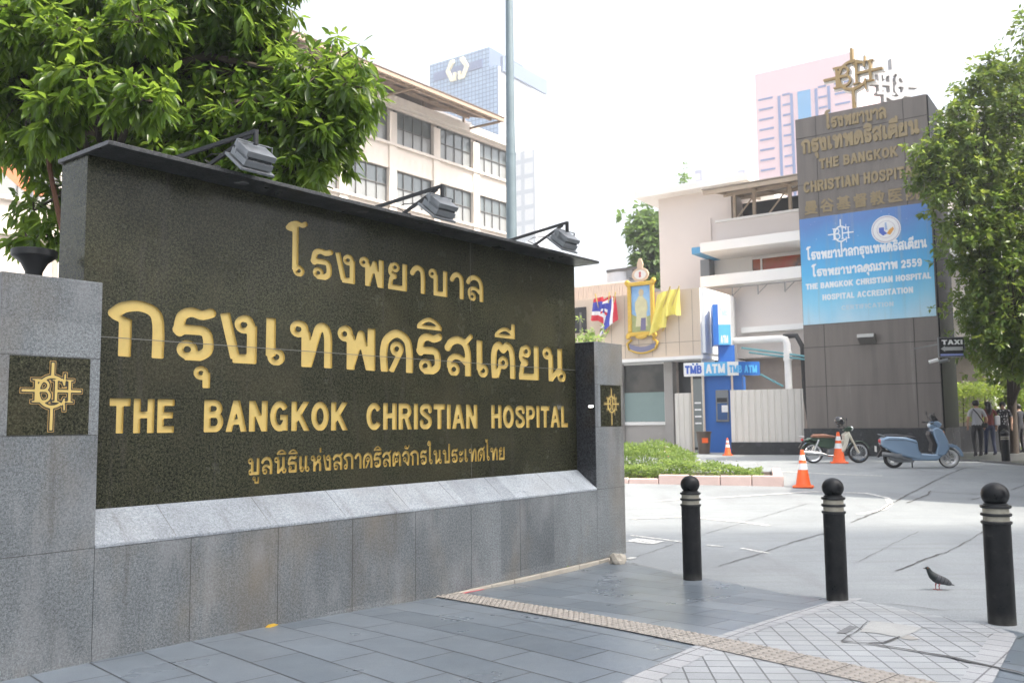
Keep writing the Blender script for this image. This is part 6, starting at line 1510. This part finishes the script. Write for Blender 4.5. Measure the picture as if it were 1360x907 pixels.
# ------------------------------------------------------------------ people
def person(loc, rot, H_, label, J, mats, hair=None, extras=None, lean=0):
    """J: joint overrides; one skinned body, materials by zone; local x right, y ahead"""
    k = H_/1.7
    D = {'pel':(0,0,.92),'wst':(0,.0,1.05),'che':(0,.01,1.25),'shb':(0,0,1.40),'nek':(0,.01,1.47),'hd0':(0,.03,1.56),'hd1':(0,.03,1.645),'nose':(0,.125,1.575),
         'hpL':(-.09,0,.88),'knL':(-.10,.03,.50),'anL':(-.10,-.02,.09),'toL':(-.11,.14,.035),'heL':(-.10,-.06,.035),
         'shL':(-.17,0,1.39),'elL':(-.24,-.03,1.12),'wrL':(-.23,.08,.89),'paL':(-.23,.10,.83)}
    for a in list(D):
        if a.endswith('L'): D[a[:-1]+'R'] = (-D[a][0], D[a][1], D[a][2])
    D.update(J); names = list(D); V = [tuple(c_*k for c_ in D[n]) for n in names]; ix = {n:i for i, n in enumerate(names)}
    RD = {'pel':.125,'wst':.115,'che':.13,'shb':.09,'nek':.05,'hd0':.088,'hd1':.08,'nose':.014,'hp':.092,'kn':.062,'an':.043,'to':.035,'he':.038,'sh':.062,'el':.043,'wr':.028,'pa':.034}
    rad = [(RD.get(n) or RD[n[:-1]])*k for n in names]
    E = [('pel','wst'),('wst','che'),('che','shb'),('shb','nek'),('nek','hd0'),('hd0','hd1'),('hd0','nose')]
    for s in 'LR': E += [('pel','hp'+s),('hp'+s,'kn'+s),('kn'+s,'an'+s),('an'+s,'to'+s),('an'+s,'he'+s),('shb','sh'+s),('sh'+s,'el'+s),('el'+s,'wr'+s),('wr'+s,'pa'+s)]
    E = [(ix[a], ix[b]) for a, b in E]
    for s, sg in (('L',-1),('R',1)):      # five fingers
        p0 = Vector(V[ix['pa'+s]])
        for f in range(5):
            o1 = Vector(((f-2)*.006*sg if f else -.02*sg, .018*(f-2) if f else .02, -.05 if f else -.01))*k; o2 = o1+Vector((.004*sg, .006, -.035+abs(f-2.5)*.006))*k
            V += [tuple(p0+o1), tuple(p0+o2)]; rad += [.0095*k, .008*k]; E += [(ix['pa'+s], len(V)-2), (len(V)-2, len(V)-1)]
    me = bpy.data.meshes.new('body'); me.from_pydata(V, E, []); o = bpy.data.objects.new('body', me); C.objects.link(o)
    sk_ = o.modifiers.new('skin', 'SKIN'); sk_.use_smooth_shade = True; ss = o.modifiers.new('sub', 'SUBSURF'); ss.levels = 2; ss.render_levels = 2
    for i, r_ in enumerate(rad): me.skin_vertices[0].data[i].radius = (r_*(1.25 if names[i] in ('pel','wst','che') else 1), r_*(.85 if names[i] in ('pel','wst','che') else 1)) if i < len(names) else (r_, r_)
    me.skin_vertices[0].data[ix['pel']].use_root = True
    bpy.context.view_layer.update(); dg = bpy.context.evaluated_depsgraph_get(); m2 = bpy.data.meshes.new_from_object(o.evaluated_get(dg)); bpy.data.objects.remove(o); m2.name = 'body'
    for m in mats: m2.materials.append(m)       # skin, top, trousers, shoes
    m2.materials.clear(); [m2.materials.append(m) for m in mats]
    elz = {s: Vector(V[ix['el'+s]]) for s in 'LR'}; shz = {s: Vector(V[ix['sh'+s]]) for s in 'LR'}
    for f in m2.polygons:
        c0 = f.center; s = 'L' if c0.x < 0 else 'R'; mi = 0; z = c0.z/k
        arm = False
        for a, b in (('sh','el'),('el','wr'),('wr','pa')):
            A, B = Vector(V[ix[a+s]]), Vector(V[ix[b+s]]); t_ = max(0, min(1.3 if a == 'wr' else 1, (c0-A).dot(B-A)/(B-A).length_squared)); 
            if (A+(B-A)*t_-c0).length < .075*k and abs(c0.x) > .155*k: arm = True; seg = a; tt = t_
        if arm: mi = 1 if (seg == 'sh' and tt < .72) else 0
        elif z < .085: mi = 3
        elif z < .95: mi = 2
        elif z < 1.455: mi = 1
        else: mi = 0
        f.material_index = mi; f.use_smooth = True
    t = thing('person', label, 'person', loc, rot); ob_ = bpy.data.objects.new('body', m2); C.objects.link(ob_); ob_.parent = t
    hx, hy, hz = (c_*k for c_ in D['hd0'])
    hp_ = MB()
    if hair == 'short':
        hp_.ell((hx, hy-.012*k, hz+.045*k), .098*k, .105*k, .10*k, 18, 12)
    elif hair == 'long':
        hp_.ell((hx, hy-.012*k, hz+.045*k), .10*k, .108*k, .10*k, 18, 12); hp_.tube([(hx,hy-.05*k,hz+.06*k),(hx,hy-.085*k,hz-.06*k),(hx,hy-.10*k,hz-.2*k),(hx,hy-.10*k,hz-.30*k)], [.09*k,.095*k,.08*k,.03*k], 12)
    hp_.build('hair', pm('black_hair', (.012,.01,.009), .45, 0, .3, 20), t, smooth='all')
    er = MB(); [er.ell((hx+s*.09*k, hy, hz), .012*k, .022*k, .03*k, 8, 6) for s in (-1,1)]; er.build('ear', mats[0], t, smooth='all')
    ey = MB(); [ey.ell((hx+s*.033*k, hy+.083*k, hz+.02*k), .012*k, .008*k, .007*k, 8, 6) for s in (-1,1)]; ey.build('eye', M['black'], t)
    MB().ell((hx, hy+.088*k, hz-.045*k), .022*k, .006*k, .006*k, 8, 6).build('mouth', pm('lips', (.3,.1,.08), .5), t)
    if extras: extras(t, k)
    return t
skin = pm('skin', (.36,.21,.14), .5, 0, .08, 10); shoe = pm('shoe', (.04,.04,.045), .5)
def bagA(t, k):
    MB().tube([(-.13,-.10,1.42),(-.02,-.135,1.28),(.12,-.135,1.05),(.17,-.08,.97)], .016, 8).build('bag_strap', M['black'], t, smooth=True)
    MB().box(.10,.28,-.10,.02,.86,1.0).build('bag', M['black'], t, bevel=.03)
pA = at(1300, 605, 27.0)
person((pA.x, pA.y, .385), R(-8), 1.68, 'person in grey T-shirt and black trousers with a strap across the back, walking away', {'anL':(-.11,-.10,.10),'toL':(-.11,.06,.035),'heL':(-.11,-.15,.05),'knL':(-.10,.06,.5),'anR':(.10,.10,.09),'toR':(.11,.26,.035),'heR':(.10,.06,.035),'elL':(-.27,-.05,1.12),'wrL':(-.24,.10,.93),'paL':(-.22,.13,.88),'elR':(.27,-.04,1.12),'wrR':(.25,.08,.92),'paR':(.24,.10,.86)},
       [skin, pm('grey_shirt', (.33,.33,.345), .85), pm('black_trousers', (.018,.018,.02), .8), shoe], 'short', bagA)
def bagB(t, k):
    MB().box(.16,.30,-.08,.06,.92,1.22).build('bag', pm('white_bag', (.55,.55,.58), .6), t, bevel=.03); MB().tube([(.15,-.04,1.40),(.2,-.02,1.3),(.23,0,1.2)], .01, 6).build('bag_strap', M['white'], t, smooth=True)
pB = at(1311, 604, 28.0)
person((pB.x+.12, pB.y, .385), R(-12), 1.66, 'person with long dark hair, maroon top and dark jeans, carrying a white bag', {'anL':(-.10,.12,.09),'toL':(-.10,.28,.035),'heL':(-.10,.07,.035),'anR':(.10,-.12,.10),'toR':(.10,.04,.035),'heR':(.10,-.17,.05)},
       [skin, pm('maroon_top', (.13,.03,.03), .8), pm('dark_jeans', (.02,.028,.06), .8), shoe], 'long', bagB)
pC = at(1335, 600, 29.0)
mp, t_, b_, v_ = base_mat('patterned_shirt', .8); vo = t_.nodes.new('ShaderNodeTexVoronoi'); vo.inputs['Scale'].default_value = 14; t_.links.new(v_, vo.inputs['Vector']); t_.links.new(ramp(t_, vo.outputs['Distance'], [(.28,(.45,.45,.48)),(.36,(.015,.015,.02))]), b_.inputs['Base Color'])
person((pC.x, pC.y, .385), R(150), 1.66, 'person in a black shirt with a white pattern standing behind the street tree trunk', {}, [skin, mp, pm('black_trousers2', (.02,.02,.022), .8), shoe], 'short')
pD = at(1356, 600, 29.6)
person((pD.x, pD.y, .385), R(20), 1.6, 'person in plain dark clothes standing at the right edge behind the street tree', {}, [skin, pm('dark_top', (.02,.022,.03), .8), pm('dark_trousers', (.025,.025,.03), .8), shoe], 'short')

# ------------------------------------------------------------------ pigeon
pg_ = G(1246, 783); s = .27/.30
pgt = thing('pigeon', 'dark grey pigeon walking left on the road between two bollards', 'pigeon', (pg_.x, pg_.y, gz(pg_.y)), R(180-4))
def bird():
    mb = MB(); DZ = .016        # x forward (bill), z up
    pts = [(-.150,.060,.006,.004),(-.115,.068,.015,.009),(-.08,.080,.028,.018),(-.045,.095,.040,.032),(-.01,.112,.046,.042),(.022,.130,.045,.043),(.048,.152,.037,.038),(.066,.176,.026,.028),(.076,.196,.021,.022),(.083,.211,.020,.020),(.092,.219,.0185,.0175),(.106,.218,.010,.010),(.110,.217,.003,.003)]
    n = 16; o = 0
    for i, (x, z, ry, rz) in enumerate(pts):
        a = pts[max(0,i-1)]; b = pts[min(len(pts)-1,i+1)]; d = Vector((b[0]-a[0],0,b[1]-a[1])).normalized(); up = Vector((-d.z,0,d.x))
        for j in range(n):
            t_ = 2*math.pi*j/n; q_ = Vector((x,0,z-DZ))+Vector((0,1,0))*ry*math.cos(t_)+up*rz*math.sin(t_); mb.v.append(tuple(q_))
    for i in range(len(pts)-1):
        for j in range(n): mb.f.append([i*n+j,i*n+(j+1)%n,(i+1)*n+(j+1)%n,(i+1)*n+j]); mb.m.append(0 if i < 5 else 1)
    mb.f.append(list(range(n))); mb.m.append(0)
    return mb
feather = pm('pigeon_grey', (.045,.048,.055), .6, 0, .35, 40); neckm = pm('pigeon_neck', (.012,.018,.018), .35, 0, .4, 30)
pb_ = bird().build('body', [feather, neckm], pgt, smooth='all')
wg, t_, b_, v_ = base_mat('pigeon_wing', .6); wv = t_.nodes.new('ShaderNodeTexWave'); wv.inputs['Scale'].default_value = 9; wv.inputs['Distortion'].default_value = 2; t_.links.new(mapping(t_, v_, rot=(0,R(25),0)), wv.inputs['Vector']); t_.links.new(ramp(t_, wv.outputs['Fac'], [(.25,(.03,.032,.036)),(.5,(.11,.115,.12)),(.8,(.06,.063,.07))]), b_.inputs['Base Color'])
for s in (-1,1):
    MB().ell((-.04, s*.033, .093), .085, .017, .034, 16, 10, Matrix.Rotation(R(-27), 3, 'Y')).build('wing', wg, pgt, smooth='all')
    leg = MB(); lx = .015 if s < 0 else -.005; leg.tube([(lx-.008,s*.016,.07),(lx+.002,s*.016,.036),(lx,s*.016,.006)], [.011,.0045,.0035], 7)
    for a in (-30,0,30,180): leg.tube([(lx,s*.016,.005),(lx+.026*math.cos(R(a)),s*.016+.026*math.sin(R(a)),.003)], [.0035,.002], 5)
    leg.build('leg', pm('pigeon_leg', (.42,.14,.14), .6), pgt, smooth='all')
    MB().ell((.091, s*.017, .206), .004, .003, .004, 8, 6).build('eye', pm('pigeon_eye', (.5,.15,.03), .2), pgt)
MB().lathe([(.0065,.106),(.0045,.118),(.0015,.130),(0,.131)], (0,0,.199), 8, 'x').build('bill', pm('bill', (.08,.07,.06), .5), pgt, smooth=True)

# ------------------------------------------------------------------ unseen blocks added to throw shade over the forecourt and drive
of = thing('shade_slab', 'unseen stepped grey block added behind the camera to shade the forecourt', 'building', (33, -8.9, 0), 0)
Hs = 55; gsl = gridface('slab_face', (.36,.36,.36), (.08,.1,.12), 3, 3.4, .9, .5)
MB().zprism([(-9.5,-18),(20,-18),(20,0),(0,0),(0,-1.5),(-3.2,-1.5),(-3.2,-3.6),(-9.5,-3.6)], 0, Hs).build('body', gsl, of)  # footprint stepped so sun still reaches the left tree
MB().zprism([(-9.6,-18.1),(20.1,-18.1),(20.1,.1),(-.1,.1),(-.1,-1.4),(-3.3,-1.4),(-3.3,-3.5),(-9.6,-3.5)], Hs+.002, Hs+.8).build('parapet', M['whitewall'], of)
an_ = math.atan2(9.2, 3.3)
al_ = thing('blocker', 'unseen annexe just outside the right edge, shading the parked motorcycles', 'building', (10.3, 13.8, 0), an_)
MB().box(0, 9.8, -14, 0, 0, 8.6).build('body', pm('blocker_render', (.22,.2,.18), .9), al_)  # plain block out of view, added to shade the drive
for k in range(3): MB().box(.8+k*3, 3+k*3, .003, .06, 4.6, 6.6).build('window', M['ofglass'], al_)
# ------------------------------------------------------------------ the city's haze
hz = MB().box(-260, 260, -70, 380, -3, 104).build('haze', [], None); tag(hz, 'thin pale city haze over the whole scene', 'haze', None, 'stuff')
hm_ = bpy.data.materials.new('haze'); hm_.use_nodes = True; t = hm_.node_tree; t.nodes.remove(t.nodes['Principled BSDF'])
pv = t.nodes.new('ShaderNodeVolumePrincipled'); pv.inputs['Color'].default_value = (.93,.95,1,1); pv.inputs['Density'].default_value = .0012; pv.inputs['Anisotropy'].default_value = .2
t.links.new(pv.outputs[0], t.nodes['Material Output'].inputs['Volume']); hz.data.materials.append(hm_)
